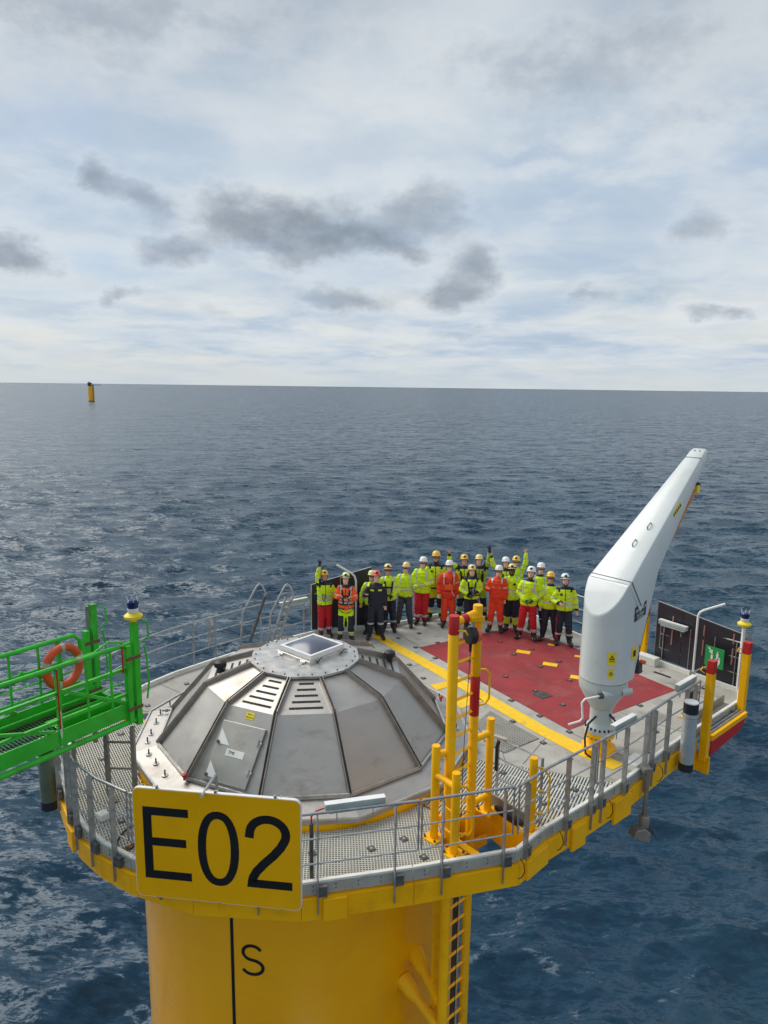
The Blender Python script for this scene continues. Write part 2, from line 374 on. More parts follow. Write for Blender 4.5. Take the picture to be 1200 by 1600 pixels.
def offset_poly(poly, d):
    n = len(poly); res = []
    for i in range(n):
        a, b, c = Vector(poly[i - 1]), Vector(poly[i]), Vector(poly[(i + 1) % n])
        e1 = (b - a).normalized(); e2 = (c - b).normalized()
        n1 = Vector((e1.y, -e1.x)); n2 = Vector((e2.y, -e2.x)); m = (n1 + n2).normalized()
        res.append(tuple(b + m * d / max(.5, m.dot(n1))))
    return res
plat = thing('work_platform', 'round pale deck with yellow edge beams around the steel dome', 'platform', (CX, CY, 0))
HATCH = [(0.86, 9.36), (1.12, 8.98), (1.55, 9.08), (1.93, 9.16), (2.22, 9.48), (2.02, 9.76), (1.76, 10.16), (1.50, 10.20), (0.98, 9.66)]
IN = offset_poly(OUT, -.06)
# solid GRP panels: back, right and upper left of the deck
ring = [(CX + 3.04 * math.cos(R(a)), CY + 3.04 * math.sin(R(a))) for a in range(-16, 174, 10)]
iL = OUT.index((-5.5, 13.6))
solid = [(4.10, 10.86)] + [p for p in IN[14 + 0:]]  # replaced below
right_side = [IN[i] for i in range(OUT.index((4.21, 10.99)), len(OUT))]
solid = [(4.02, 10.93)] + right_side[0:] + [(-5.60, 13.05)] + ring[::-1]
b = MB(); b.prism(solid, -.05, 0.0); b.build('deck_panel', m_deck, plat)
def bars(test, ang, pitch, w, z0, z1, bbox, mb):
    ca, sa = math.cos(ang), math.sin(ang); cx, cy = (bbox[0] + bbox[2]) / 2, (bbox[1] + bbox[3]) / 2
    h = math.hypot(bbox[2] - bbox[0], bbox[3] - bbox[1]) / 2
    k = int(h / pitch)
    for i in range(-k, k + 1):
        ox, oy = cx - sa * i * pitch, cy + ca * i * pitch; st = None; t = -h
        while t <= h + .03:
            p = (ox + ca * t, oy + sa * t); ins = t < h and test(p)
            if ins and st is None: st = p
            if not ins and st is not None:
                if math.hypot(p[0] - st[0], p[1] - st[1]) > .04:
                    mb.bar((st[0], st[1], (z0 + z1) / 2), (p[0] - ca * .03, p[1] - sa * .03, (z0 + z1) / 2), w, z1 - z0)
                st = None
            t += .03
RB = lambda p: math.hypot(p[0] - CX, p[1] - CY)
AB = lambda p: math.degrees(math.atan2(p[1] - CY, p[0] - CX))
IN2 = offset_poly(OUT, -.07)
LINE = lambda p: (p[1] - 11.57) - (11.00 - 11.57) / (3.9 - 2.04) * (p[0] - 2.04) < -.01      # in front of the solid panels
HT2 = offset_poly(HATCH, .03)
def zfront(p): return RB(p) > 3.05 and inside(p, IN2) and not inside(p, HT2)
front = lambda p: zfront(p) and -122 < AB(p) and AB(p) < -47.5 and p[0] < 1.6
leftz = lambda p: zfront(p) and (AB(p) <= -122.6 or AB(p) > 173)
rightz = lambda p: zfront(p) and -47 <= AB(p) < 0 and LINE(p)
g = MB(); bars(front, R(4), .042, .011, -.030, 0.0, (-4.3, 8.1, 1.8, 10.6), g); bars(front, R(94), .042, .011, -.030, -.001, (-4.3, 8.1, 1.8, 10.6), g)
g.build('grating', m_grp, plat)
g = MB(); bars(leftz, R(-58), .040, .013, -.030, 0.0, (-5.8, 8.9, -3.0, 13.4), g); bars(leftz, R(32), .075, .011, -.031, -.002, (-5.8, 8.9, -3.0, 13.4), g)
g.build('grating', m_grp, plat)
g = MB(); bars(rightz, R(62), .050, .022, -.032, 0.0, (.9, 9.2, 4.4, 12.6), g); bars(rightz, R(-28), .30, .012, -.034, -.004, (.9, 9.2, 4.4, 12.6), g)
g.build('grating', m_grp, plat)
# fine mesh inspection panel laid on the solid deck
PT = [(1.86, 13.02), (2.22, 13.55), (2.98, 12.42), (2.22, 11.86), (1.92, 12.30)]
b = MB(); b.prism(PT, .003, .006); b.build('mesh_panel_shade', m_wellshade, plat)  # dark sheet on top of the deck, painted shade for the mesh
g = MB(); tp = lambda p: inside(p, PT); bars(tp, R(-56), .045, .014, .007, .016, (1.8, 11.8, 3.0, 13.6), g); bars(tp, R(34), .045, .014, .007, .015, (1.8, 11.8, 3.0, 13.6), g)
g.build('mesh_panel', m_deck, plat)
# kerb (pale upstand in lengths), its grey face plate with painted-in shade and the yellow fascia beams
O1 = OUT; n = len(OUT)
hidden = []
for i in range(n):
    a, bb = Vector(OUT[i]), Vector(OUT[(i + 1) % n])
    a3 = Vector((a.x, a.y, 0)); b3 = Vector((bb.x, bb.y, 0)); d = (b3 - a3).normalized(); nn = Vector((d.y, -d.x, 0))
    m_ = MB(); ia, ib = Vector((*IN[i], 0)), Vector((*IN[(i + 1) % n], 0))
    q = .006
    m_.hexa([a3 + d * q + Vector((0, 0, -.10)), b3 - d * q + Vector((0, 0, -.10)), ib - d * q + Vector((0, 0, -.10)), ia + d * q + Vector((0, 0, -.10)),
             a3 + d * q + Vector((0, 0, .10)), b3 - d * q + Vector((0, 0, .10)), ib - d * q + Vector((0, 0, .10)), ia + d * q + Vector((0, 0, .10))])
    m_.build('kerb', m_kerb, plat, bevel=.008)
    kf = MB(); kf.frame((a3 + b3) / 2 + nn * .002 + Vector((0, 0, -.012)), d, nn, (0, 0, 1), (b3 - a3).length - .02, .008, .165); kf.build('kerb_shade_plate', m_kface, plat)  # added plate; the outer face's shade is put into its grey
    # slots and bolt heads on the kerb's outer face
    s_ = MB(); l = (b3 - a3).length; k = max(2, int(l / .28))
    for j in range(k):
        p = a3 + d * (l * (j + .5) / k) + nn * .009
        s_.frame(p + Vector((0, 0, .03)), d, nn, (0, 0, 1), .014, .008, .014); s_.frame(p + Vector((0, 0, -.03)), d, nn, (0, 0, 1), .014, .008, .014)
    if not (i in (9,)): pass
    s_.build('kerb_bolt', m_dsteel, plat)
OB = offset_poly(OUT, .05); OC = offset_poly(OUT, -.04)
for i in range(n):
    if i in (16,): continue
    a, bb, c, d_ = Vector((*OB[i], 0)), Vector((*OB[(i + 1) % n], 0)), Vector((*OC[(i + 1) % n], 0)), Vector((*OC[i], 0))
    dd = (bb - a).normalized() * .002
    z = lambda v, h: v + Vector((0, 0, h))
    m_ = MB(); m_.hexa([z(a + dd, -.44), z(bb - dd, -.44), z(c - dd, -.44), z(d_ + dd, -.44), z(a + dd, -.115), z(bb - dd, -.115), z(c - dd, -.115), z(d_ + dd, -.115)])
    m_.build('edge_beam', m_yel, plat, bevel=.006)
# boxed stiffeners proud of the fascia
for (x, y), w, hh in (((-4.62, 9.77), .30, .40), ((-0.60, 8.385), .32, .38), ((2.24, 9.30), .55, .36), ((3.02, 9.99), .34, .46), ((3.95, 10.78), .50, .48)):
    best = min(range(n), key=lambda i: (Vector(OUT[i]) + Vector(OUT[(i + 1) % n]) - 2 * Vector((x, y))).length)
    a, bb = Vector(OUT[best]), Vector(OUT[(best + 1) % n]); d = (bb - a).normalized(); nn = Vector((d.y, -d.x)); t = (Vector((x, y)) - a).dot(d)
    p = a + d * t + nn * .075
    bx = MB(); bx.frame((p.x, p.y, -.12 - hh * .42), (d.x, d.y, 0), (nn.x, nn.y, 0), (0, 0, 1), w, .05, hh * .84)
    bx.build('stiffener', m_yel, plat, bevel=.006)
# radial girders and ring girder beneath
for a in list(range(-170, -20, 20)) + [0, 25, 45, 60, 75, 95, 120, 145, 170]:
    ca, sa = math.cos(R(a)), math.sin(R(a)); r1 = 2.85
    while inside((CX + ca * (r1 + .05), CY + sa * (r1 + .05)), OC): r1 += .05
    p = Vector((CX + ca * 2.86, CY + sa * 2.86, -.26)); q_ = Vector((CX + ca * r1, CY + sa * r1, -.26))
    gd = MB(); gd.bar(p, q_, .02, .30); gd.bar(p + Vector((0, 0, -.16)), q_ + Vector((0, 0, -.16)), .14, .02); gd.bar(p + Vector((0, 0, .16)), q_ + Vector((0, 0, .16)), .12, .02)
    gd.build('girder', m_yel, plat)
# visible cantilever box under the right edge
cb = MB(); p0 = Vector((5.62, 12.30, 0)); d = Vector((.76, .65, 0)); nn = Vector((.65, -.76, 0))
cb.extr([(0, -.44), (.62, -.44), (.62, -.72), (.52, -.72)], p0 + nn * .0, d, (0, 0, 1), .02)
cb.frame(p0 + d * .66 + nn * .08 + Vector((0, 0, -.58)), d, nn, (0, 0, 1), .06, .34, .34)
cb.build('cantilever_bracket', m_yel, plat)
# hatch surround: deep yellow sides
hs = MB(); hn = len(HATCH)
for i in range(hn):
    a, bb = Vector((*HATCH[i], 0)), Vector((*HATCH[(i + 1) % hn], 0))
    d = (bb - a).normalized(); nn = Vector((d.y, -d.x, 0))
    hs.frame((a + bb) / 2 + Vector((0, 0, -.28)) + nn * .012, d, nn, (0, 0, 1), (bb - a).length, .02, .5)
hs.build('hatch_side', m_yel, plat)
b = MB(); b.bar((1.80, 10.10, .04), (2.14, 9.66, .04), .05, .10); b.build('hatch_rubber_edge', m_blk, plat)
b = MB(); b.bar((1.75, 10.25, .12), (2.28, 9.62, .12), .03, .16); b.build('hatch_toe_plate', m_post, plat)
# walkway line, branches and red area
def strip(pts, z=.004, th=.004):
    b_ = MB(); b_.prism(pts, z, z + th); return b_
mk = strip([(-.35, 18.0), (-.02, 18.05), (.42, 17.28), (1.50, 15.66), (2.36, 14.28), (3.26, 12.82), (4.28, 11.52), (4.02, 11.34), (3.50, 11.90), (2.92, 12.72), (2.12, 14.02), (1.22, 15.46), (.13, 17.19)])
mk.build('walkway_line', m_mark, plat)
b = strip([(1.06, 14.80), (1.50, 15.04), (1.62, 14.82), (1.20, 14.54)]); b.build('walkway_branch', m_mark, plat)
b = strip([(1.52, 13.98), (1.76, 14.18), (2.02, 14.30), (2.15, 14.00), (1.92, 13.88), (1.62, 13.64)]); b.build('walkway_branch', m_mark, plat)
rd = MB(); rd.prism([(0.93, 17.09), (3.63, 12.78), (6.47, 14.70), (4.72, 17.50), (3.55, 18.72)], .002, .008)
rd.build('red_area', m_mat, plat, tag=None)
# seams in the deck
def seam(a, b_, z=.0095, w=.012): sm = MB(); sm.bar((a[0], a[1], z), (b_[0], b_[1], z), w, .002); sm.build('deck_seam', m_seam, plat)
ux, uy = (.53, -.848), (.828, .561)      # along / across the red area
A0 = Vector((.93, 17.09))
for (o, s, t) in ((A0 + Vector(uy) * 1.15, 0, 5.09), (A0 + Vector(uy) * 2.3, 0, 5.09)):
    seam(o, o + Vector(ux) * t)
for k in (1.28, 2.55, 3.82): seam(A0 + Vector(ux) * k, A0 + Vector(ux) * k + Vector(uy) * (3.40 if k > 2 else 3.9 - .2 * k))
for (p, q_) in (((.55, 15.7), (1.25, 16.3)), ((-.2, 16.6), (.12, 17.0)), ((1.0, 17.1), (.2, 18.4)), ((2.6, 18.2), (1.8, 19.5)), ((3.6, 12.72), (4.7, 11.4)), ((2.5, 11.5), (3.2, 12.6)), ((6.5, 14.7), (7.4, 13.95)),
                ((-5.45, 13.5), (-4.5, 13.3)), ((-4.9, 14.7), (-4.0, 14.0)), ((-3.9, 15.9), (-3.2, 15.0)), ((4.9, 13.55), (5.9, 12.7)), ((1.5, 13.0), (1.86, 13.02)), ((2.2, 11.5), (2.2, 11.86))):
    seam(p, q_, .003)
# clip fittings (each a small dark square with a bright centre)
CL = [(0.85, 17.09), (1.43, 17.45), (1.29, 16.38), (0.65, 15.95), (0.94, 15.17), (2.74, 14.06), (3.19, 13.36), (2.60, 13.10), (3.62, 12.70), (3.02, 12.26), (3.36, 11.70), (3.06, 17.54), (3.79, 17.06), (3.26, 16.68),
      (4.28, 16.26), (3.75, 15.91), (2.83, 15.3), (4.25, 15.14), (3.35, 14.54), (3.78, 13.87), (0.98, 18.14), (0.42, 17.75), (4.62, 13.34), (5.4, 13.9), (6.52, 14.62), (6.05, 15.75), (5.3, 12.75), (6.3, 13.4),
      (6.9, 14.6), (2.0, 15.2), (4.9, 11.95), (4.5, 11.75), (2.4, 18.9), (3.4, 19.0), (1.6, 18.9), (5.0, 17.3), (5.5, 16.6), (7.0, 15.2), (1.75, 12.75), (2.1, 11.2),
      (-.12, 9.12), (-.95, 9.0), (.35, 9.35), (.62, 8.95), (-2.0, 8.9), (-3.9, 9.7), (-4.4, 10.6), (-4.9, 11.5), (-4.9, 12.4), (-5.2, 13.1), (-4.8, 13.6), (-4.3, 14.7), (-4.8, 10.9), (3.2, 10.7), (2.6, 10.3), (-4.2, 10.2)]
for (x, y) in CL:
    b = MB(); zz = .012 if inside((x, y), [(0.93, 17.09), (3.63, 12.78), (6.47, 14.70), (4.72, 17.50), (3.55, 18.72)]) else .005
    rr = math.atan2(ux[1], ux[0])
    b.box((x, y, zz + .006), (.10, .10, .012), rr); b.mi = 1; b.lathe((x, y, zz + .012), [(.022, 0), (.022, .006), (.008, .008)], 8)
    b.build('panel_clip', [m_dsteel, m_galv], plat)
b = MB(); b.box((3.46, 14.35, .014), (.30, .30, .012), R(-58)); b.build('drain_cover', m_dsteel, plat)
b = MB(); b.box((2.15, 16.29, .014), (.22, .22, .012), R(-58)); b.build('drain_cover', m_dsteel, plat)
for (x, y) in ((3.53, 16.86), (4.02, 16.07), (4.48, 15.30), (4.35, 17.39), (4.83, 16.61), (5.3, 15.8)):
    b = MB(); b.box((x, y, .012), (.34 if x < 4.3 or y < 15.5 else .16, .20 if x < 4.3 or y < 15.5 else .12, .005), R(-22)); b.build('yellow_plate', m_mark, plat)
# small deck boxes by the kerb
b = MB(); b.box((4.46, 11.47, .07), (.42, .26, .14), R(42)); b.build('kerb_box', m_kerb, plat, bevel=.01)
b = MB(); b.box((6.42, 16.25, .10), (.50, .22, .20), R(-52)); b.build('kerb_box', m_kerb, plat, bevel=.01)
b = MB(); b.box((-4.2, 9.75, .06), (.16, .14, .1), R(-40)); b.build('kerb_box', m_kerb, plat, bevel=.01)
b = MB(); b.box((6.5, 15.55, .006), (.42, .07, .008), R(-52)); b.build('drain_slot', m_dark, plat)
b = MB(); b.box((7.05, 14.9, .006), (.3, .06, .008), R(-52)); b.build('drain_slot', m_dark, plat)
# electrical hose on the right
#SECTION_TOWER
# ------------------------------------------------------------------ tower shell
tow = thing('foundation_tower', 'thick glossy yellow steel column carrying the platform, with a black line and letter S', 'tower', (CX, CY, SEA - 3))
b = MB(); b.lathe((CX, CY, 0), [(3.02, SEA - 3), (3.02, -.5), (3.02, -.12), (2.8, -.10)], 96); b.build('shell', m_tow, tow, smooth=40)
# vertical black datum line and letter S following the shell
def shell_pt(ang, z, r=3.024): return Vector((CX + r * math.cos(R(ang)), CY + r * math.sin(R(ang)), z))
def shell_patch(path, w, name, m):
    # path: (arc metres from datum, z) centre line, ribbon of width w on the shell
    b_ = MB(); r = 3.024; pts = [Vector(p) for p in path]; L_, R_ = [], []
    for i, p in enumerate(pts):
        d = (pts[min(i + 1, len(pts) - 1)] - pts[max(i - 1, 0)]).normalized(); nn = Vector((-d.y, d.x)) * w / 2
        L_.append(p + nn); R_.append(p - nn)
    f = lambda p, rr: (CX + rr * math.cos(DAT + p.x / r), CY + rr * math.sin(DAT + p.x / r), p.y)
    k = len(pts); vs = [f(p, r) for p in L_] + [f(p, r) for p in R_]
    b_.add(vs, [(i, i + 1, k + i + 1, k + i) for i in range(k - 1)])
    return b_.build(name, m, tow)
DAT = R(-106.0)
shell_patch([(0, -.60), (0, -1.5), (0, -3), (0, -6), (0, -12)], .055, 'datum_line', m_blkp)
def sglyph(cx, cy, w, h):
    pts = []
    for i in range(13): a = R(25 + 245 * i / 12); pts.append((cx + w * .44 * math.cos(a), cy + h * .25 + h * .25 * math.sin(a)))
    pts = [p for p in pts]
    low = []
    for i in range(13): a = R(90 - 245 * i / 12); low.append((cx + w * .5 * math.cos(a), cy - h * .25 + h * .25 * math.sin(a)))
    return pts[:-1] + [((pts[-1][0] + low[0][0]) / 2, cy)] + low[1:]
shell_patch([Vector((x, y)) for x, y in sglyph(.33, -2.22, .34, .50)], .055, 'letter', m_blkp)
# brackets from the shell to the ladder stiles
for z, ad in ((-2.75, 0), (-3.10, -5)):
    a = -47 + ad
    p = shell_pt(a, z, 3.0); q_ = Vector((0.95 if ad == 0 else .93, 9.50, z - .22 + (.1 if ad == 0 else 0)))
    b = MB(); b.tube([p, lerp(p, q_, .38), lerp(p, q_, .44), q_], [.15, .11, .08, .08], 14); b.build('stile_bracket', m_yel, tow, smooth=35)
b = MB(); b.box((-1.75, 9.62, -.50), (.5, .16, .14), R(-4)); b.box((-1.75, 9.56, -.60), (.34, .1, .05), R(-4)); b.build('shell_bracket', m_yel, tow)

#SECTION_DOME
# ------------------------------------------------------------------ stainless cover dome
dome = thing('steel_dome', 'twelve-sided stainless steel cover dome with a skylight in the middle of the deck', 'hatch cover', (CX, CY, .2))
PH = R(201.07); RBs, RK, RT = 2.66, 1.82, .975; ZB, ZK, ZT = .25, 1.24, 1.51
def rp(r, k, z): a = PH + k * PI / 6; return Vector((CX + r * math.cos(a), CY + r * math.sin(a), z))
def fpt(k, s, t, lvl, up_=0.0):
    if lvl == 0: a, b_, c, d = rp(RBs, k, ZB), rp(RBs, k + 1, ZB), rp(RK, k, ZK), rp(RK, k + 1, ZK)
    else: a, b_, c, d = rp(RK, k, ZK), rp(RK, k + 1, ZK), rp(RT, k, ZT), rp(RT, k + 1, ZT)
    nn = (b_ - a).cross(c - a).normalized()
    return lerp(lerp(a, b_, s), lerp(c, d, s), t) + nn * up_
for k in range(12):
    b = MB()
    for lvl in (0, 1):
        p = [fpt(k, 0, 0, lvl), fpt(k, 1, 0, lvl), fpt(k, 1, 1, lvl), fpt(k, 0, 1, lvl)]; q_ = [fpt(k, 0, 0, lvl, -.01), fpt(k, 1, 0, lvl, -.01), fpt(k, 1, 1, lvl, -.01), fpt(k, 0, 1, lvl, -.01)]
        b.hexa(q_ + p)
    pan = b.build('panel', m_steel, dome)
    r = MB()
    # standing-seam rib: two flat strips with a dark gap
    for sgn in (-1, 1):
        pp = []
        for (rr, z) in ((RBs + .02, ZB), (RK, ZK), (RT + .03, ZT)):
            a = PH + k * PI / 6; tdir = Vector((-math.sin(a), math.cos(a), 0)); pp.append(rp(rr, k, z) + tdir * .024 * sgn)
        for i in (0, 1): r.bar(pp[i] + Vector((0, 0, .035)), pp[i + 1] + Vector((0, 0, .035)), .012, .085)
    r.build('rib', m_rib, dome)
    r2 = MB()
    for i, (ra, za, rb_, zb_) in enumerate(((RBs, ZB, RK, ZK), (RK, ZK, RT, ZT))): r2.bar(rp(ra, k, za + .015), rp(rb_, k, zb_ + .015), .036, .03)
    r2.build('rib_gap', m_dsteel, dome)
    if k in (1, 2, 11, 5, 8):                                     # ventilation slots in some upper facets
        sl = MB()
        for j in range(5):
            t = .16 + .17 * j; s0, s1 = .20 + .03 * j, .84 - .02 * j
            a, c = fpt(k, s0, t, 1, .003), fpt(k, s1, t, 1, .003); up1 = (fpt(k, .5, 1, 1) - fpt(k, .5, 0, 1)).normalized()
            sl.frame((a + c) / 2, (c - a).normalized(), up1, (c - a).normalized().cross(up1), (c - a).length, .042, .006)
        sl.build('vent_slots', m_dark, dome)
# outer skirt and bolted flange
fl = MB(); an = [rp(2.66, k, .245) for k in range(12)]; ao = [rp(3.14, k, .17) for k in range(12)]; al = [rp(3.14, k, .10) for k in range(12)]; ai = [rp(2.62, k, .10) for k in range(12)]
fl.rings([an, ao, al, ai], False); fl.build('skirt', m_steel, dome)
fr = MB()
for k in range(12):
    fr.bar(rp(3.13, k, .185), rp(3.13, k + 1, .185), .03, .03); fr.bar(rp(2.68, k, .285), rp(2.68, k + 1, .285), .03, .05)
fr.build('flange_rim', m_steel2, dome)
yr = MB(); yr.rings([[rp(r_, k / 4, z_) for k in range(48)] for r_, z_ in ((2.87, -.115), (3.03, -.115), (3.03, .095), (2.87, .095))], False); yr.build('base_ring', m_yel, dome)
for k in [10.1, 10.35, 10.6, 10.85, 11.1, 11.35, 11.65, 11.85, .15, .4, .7, 4.2, 4.75, 5.2, 5.6, 6.1, 6.5, 7.2, 7.7, 8.3, 9.2]:
    p = rp(2.90, k, .235); 
    if k == int(k): continue
    rr = 2.90 * math.cos(PI / 12) / math.cos(((k % 1) - .5) * PI / 6); p = rp(rr, k, .21)
    t = MB(); t.lathe(p, [(.055, 0), (.055, .012), (.02, .014)], 12); t.mi = 1; t.cyl(p + Vector((0, 0, .012)), p + Vector((0, 0, .10)), .013, n=8); t.build('toggle_bolt', [m_steel2, m_blk], dome)
# top plate
tp_ = MB(); tp_.rings([[rp(r_, k, z_) for k in range(12)] for r_, z_ in ((1.02, ZT + .01), (1.02, ZT + .05), (.60, ZT + .085), (.1, ZT + .10))]); tp_.build('top_plate', m_steel2, dome)
for k in range(24):
    p = rp(.95 * math.cos(PI / 12) / math.cos(((k / 2 + .25) % 1 - .5) * PI / 6), k / 2 + .25, ZT + .055); t = MB(); t.lathe(p, [(.016, 0), (.016, .014), (.006, .016)], 6); t.build('plate_bolt', m_dsteel, dome)
# skylight
SC = Vector((-1.31, 12.62, 0)); sa_ = R(49); e1 = Vector((math.cos(sa_), math.sin(sa_), 0)); e2 = Vector((-math.sin(sa_), math.cos(sa_), 0))
b = MB(); b.frame(SC + Vector((0, 0, 1.62)), e1, e2, (0, 0, 1), .98, .90, .07); sk = b.build('skylight_base', m_steel2, dome, bevel=.008)
b = MB()
for s_ in (-1, 1):
    b.frame(SC + e1 * .40 * s_ + Vector((0, 0, 1.70)), e1, e2, (0, 0, 1), .055, .84, .09); b.frame(SC + e2 * .39 * s_ + Vector((0, 0, 1.70)), e1, e2, (0, 0, 1), .745, .055, .09)
b.build('frame', m_wht, sk, bevel=.006)
b = MB(); nn_ = 9; vs = []
for i in range(nn_):
    for j in range(nn_):
        x, y = (i / (nn_ - 1) - .5), (j / (nn_ - 1) - .5); h = .13 * (1 - (2 * x) ** 2) ** .8 * (1 - (2 * y) ** 2) ** .8 if abs(x) < .5 and abs(y) < .5 else 0
        vs.append(SC + e1 * x * .76 + e2 * y * .74 + Vector((0, 0, 1.715 + h)))
b.add(vs, [(i * nn_ + j, (i + 1) * nn_ + j, (i + 1) * nn_ + j + 1, i * nn_ + j + 1) for i in range(nn_ - 1) for j in range(nn_ - 1)]); b.build('pane', m_sky_l, sk, smooth=60)
for d_ in (-.3, .3):
    b = MB(); b.bar(SC - e1 * .50 + e2 * d_ + Vector((0, 0, 1.60)), SC - e1 * .62 + e2 * d_ + Vector((0, 0, 1.59)), .05, .03); b.cyl(SC - e1 * .52 + e2 * (d_ - .06) + Vector((0, 0, 1.635)), SC - e1 * .52 + e2 * (d_ + .06) + Vector((0, 0, 1.635)), .016, n=8); b.build('hinge', m_steel2, dome)
    b = MB(); b.tube([SC - e2 * .46 + e1 * d_ + Vector((0, 0, 1.60)), SC - e2 * .52 + e1 * d_ + Vector((0, 0, 1.68)), SC - e2 * .50 + e1 * (d_ + .07) + Vector((0, 0, 1.68))], .012, 6); b.build('latch', m_dsteel, dome)
# black vent caps
for (p, hgt) in ((fpt(11, .55, .25, 1, .0), .0), (fpt(5, .82, .18, 1, 0), 0)):
    b = MB(); b.lathe(p + Vector((0, 0, -.01)), [(.06, 0), (.06, .10), (.105, .11), (.115, .15), (.105, .20), (.05, .23)], 18); b.build('vent_cap', m_blk, dome, smooth=40)
# sloping door with plates, hinges
k = 1
def dq(s0, s1, t0, t1, up0, up1):
    return [fpt(k, s0, t0, 0, up0), fpt(k, s1, t0, 0, up0), fpt(k, s1 , t1, 0, up0), fpt(k, s0, t1, 0, up0), fpt(k, s0, t0, 0, up1), fpt(k, s1, t0, 0, up1), fpt(k, s1, t1, 0, up1), fpt(k, s0, t1, 0, up1)]
b = MB(); 
A_, B_, C_, D_ = fpt(k, .20, .06, 0), fpt(k, .80, .06, 0), fpt(k, .90, .80, 0), fpt(k, .10, .80, 0)
nrm = (B_ - A_).cross(D_ - A_).normalized()
b.hexa([p + nrm * .002 for p in (A_, B_, C_, D_)] + [p + nrm * .05 for p in (A_, B_, C_, D_)]); door = b.build('door', m_steel, dome, bevel=.008)
X_ = ((B_ - A_).normalized() + (C_ - D_).normalized()).normalized(); Y_ = nrm.cross(X_)
mid = (A_ + B_ + C_ + D_) / 4 + nrm * .052
for (u_, v_) in ((-.30, .22), (-.30, -.30)):
    b = MB(); b.extr([(u_ - .07, v_ + .12), (u_ - .07, v_ - .12), (u_ + .17, v_ - .12)], mid, X_, Y_, .004); b.build('label_plate', m_wht, door)
    b = MB(); b.cyl(mid + X_ * (u_ - .05) + Y_ * (v_ - .10), mid + X_ * (u_ - .05) + Y_ * (v_ - .10) + nrm * .03, .028, n=10); b.build('lock', m_dsteel, door)
b = MB(); b.frame(mid + X_ * .02 + nrm * .002, X_, Y_, nrm, .34, .11, .004); b.build('name_plate', m_wht, door)
text_mesh('lettering', 'TMI', .075, mid + X_ * -.05 + nrm * .006, X_, Y_, m_blkp, door)
for v_ in (.24, -.22):
    b = MB(); b.cyl(mid + X_ * .30 + Y_ * v_ - nrm * .02, mid + X_ * .42 + Y_ * v_ - nrm * .02, .02, n=8); b.cyl(mid + X_ * .36 + Y_ * (v_ - .05), mid + X_ * .36 + Y_ * (v_ + .05), .018, n=8); b.build('hinge', m_galv, door)
b = MB(); p = fpt(k, .52, .92, 0, .004); b.frame(p, X_, Y_, nrm, .16, .115, .005); lab = b.build('warning_label', m_ylab, dome)
for q_, tx in ((.024, 'MAX 4'), (-.026, 'PERSONS')): text_mesh('lettering', tx, .034, p + Y_ * q_ + nrm * .004, X_, Y_, m_blkp, lab)
# lower hand bar poking up beside the sign
b = MB(); b.tube([(-2.36, 9.50, .10), (-2.37, 9.42, .75), (-2.37, 9.36, .98), (-2.36, 9.28, 1.02), (-2.22, 8.04, 1.47)], .022, 8)
b.build('hand_bar', m_galv, dome, smooth=40)
for p in (rp(2.72, 1.0, .27), rp(2.76, 5.9, .29)):
    b = MB(); b.lathe(p, [(.018, 0), (.018, .07), (.045, .08), (.045, .10), (.01, .11)], 10); b.build('red_knob', m_red, dome)
# T-latches on the right of the dome skirt
for kk in (4.4, 5.15, 5.4, 11.1):
    p = rp(2.74, kk, .27); b = MB(); b.bar(p - Vector((.09, 0, -.02)), p + Vector((.09, .03, .02)), .03, .03); b.lathe(p, [(.03, 0), (.03, .06)], 8); b.build('clamp', m_galv, dome)

#SECTION_RAIL
# ------------------------------------------------------------------ railings
def along(pts, step=.25):
    res = [Vector((*pts[0], 0))]
    for i in range(len(pts) - 1):
        a, b_ = Vector((*pts[i], 0)), Vector((*pts[i + 1], 0)); k = max(1, int(round((b_ - a).length / step)))
        for j in range(1, k + 1): res.append(lerp(a, b_, j / k))
    return res
def railing(label, pts, posts, wide=.085, base=-.34, h=1.1):
    P = [Vector((*p, 0)) for p in pts]; o = P[0]
    t = thing('railing', label, 'railing', (o.x, o.y, 0), 'steel railings round the deck edge')
    z = lambda v, hh: Vector((v.x, v.y, hh))
    cor = lambda zz: [z(p, zz) for p in P]
    b_ = MB(); b_.tube(cor(h), .021, 8); b_.build('handrail', m_galv, t, smooth=50)
    for zz in (.74, .38):
        b_ = MB(); b_.tube(cor(zz), .0125, 6); b_.build('mid_rail', m_galv, t, smooth=50)
    for e in (P[0], P[-1]):
        b_ = MB(); b_.cyl(z(e, .38), z(e, h - .001), .0135, n=6); b_.build('end_bar', m_galv, t)
    L_ = [(P[i + 1] - P[i]).length for i in range(len(P) - 1)]; T = sum(L_)
    for f in posts:
        s_ = f * T; i = 0
        while i < len(L_) - 1 and s_ > L_[i]: s_ -= L_[i]; i += 1
        d = (P[i + 1] - P[i]).normalized(); p = P[i] + d * s_; nn = Vector((d.y, -d.x, 0))
        b_ = MB(); b_.frame(z(p, (h + base) / 2 - .01) + nn * .012, d, nn, (0, 0, 1), .014, wide, h - base - .02)
        q_ = z(p, h - .0) + nn * .012
        pst = b_.build('post', m_galv, t)
        b_ = MB(); b_.frame(z(p, -.02) + nn * .015 + d * .06, d, nn, (0, 0, 1), .13, .05, .15)
        for (u_, v_) in ((.04, .03), (.09, -.05)): b_.frame(z(p, v_) + nn * .043 + d * u_, d, nn, (0, 0, 1), .022, .016, .022)
        b_.build('clamp', m_clamp, pst)
    return t
OR = offset_poly(OUT, .035)
def orr(*idx): return [OR[i] for i in idx]
def onseg(i, f): a, b_ = Vector(OR[i]), Vector(OR[(i + 1) % n]); return tuple(a * (1 - f) + b_ * f)
railing('curved railing at the far left under the green gangway end', [onseg(1, .55), OR[2], OR[3], OR[4], onseg(4, .55)], (.12, .55, .93))
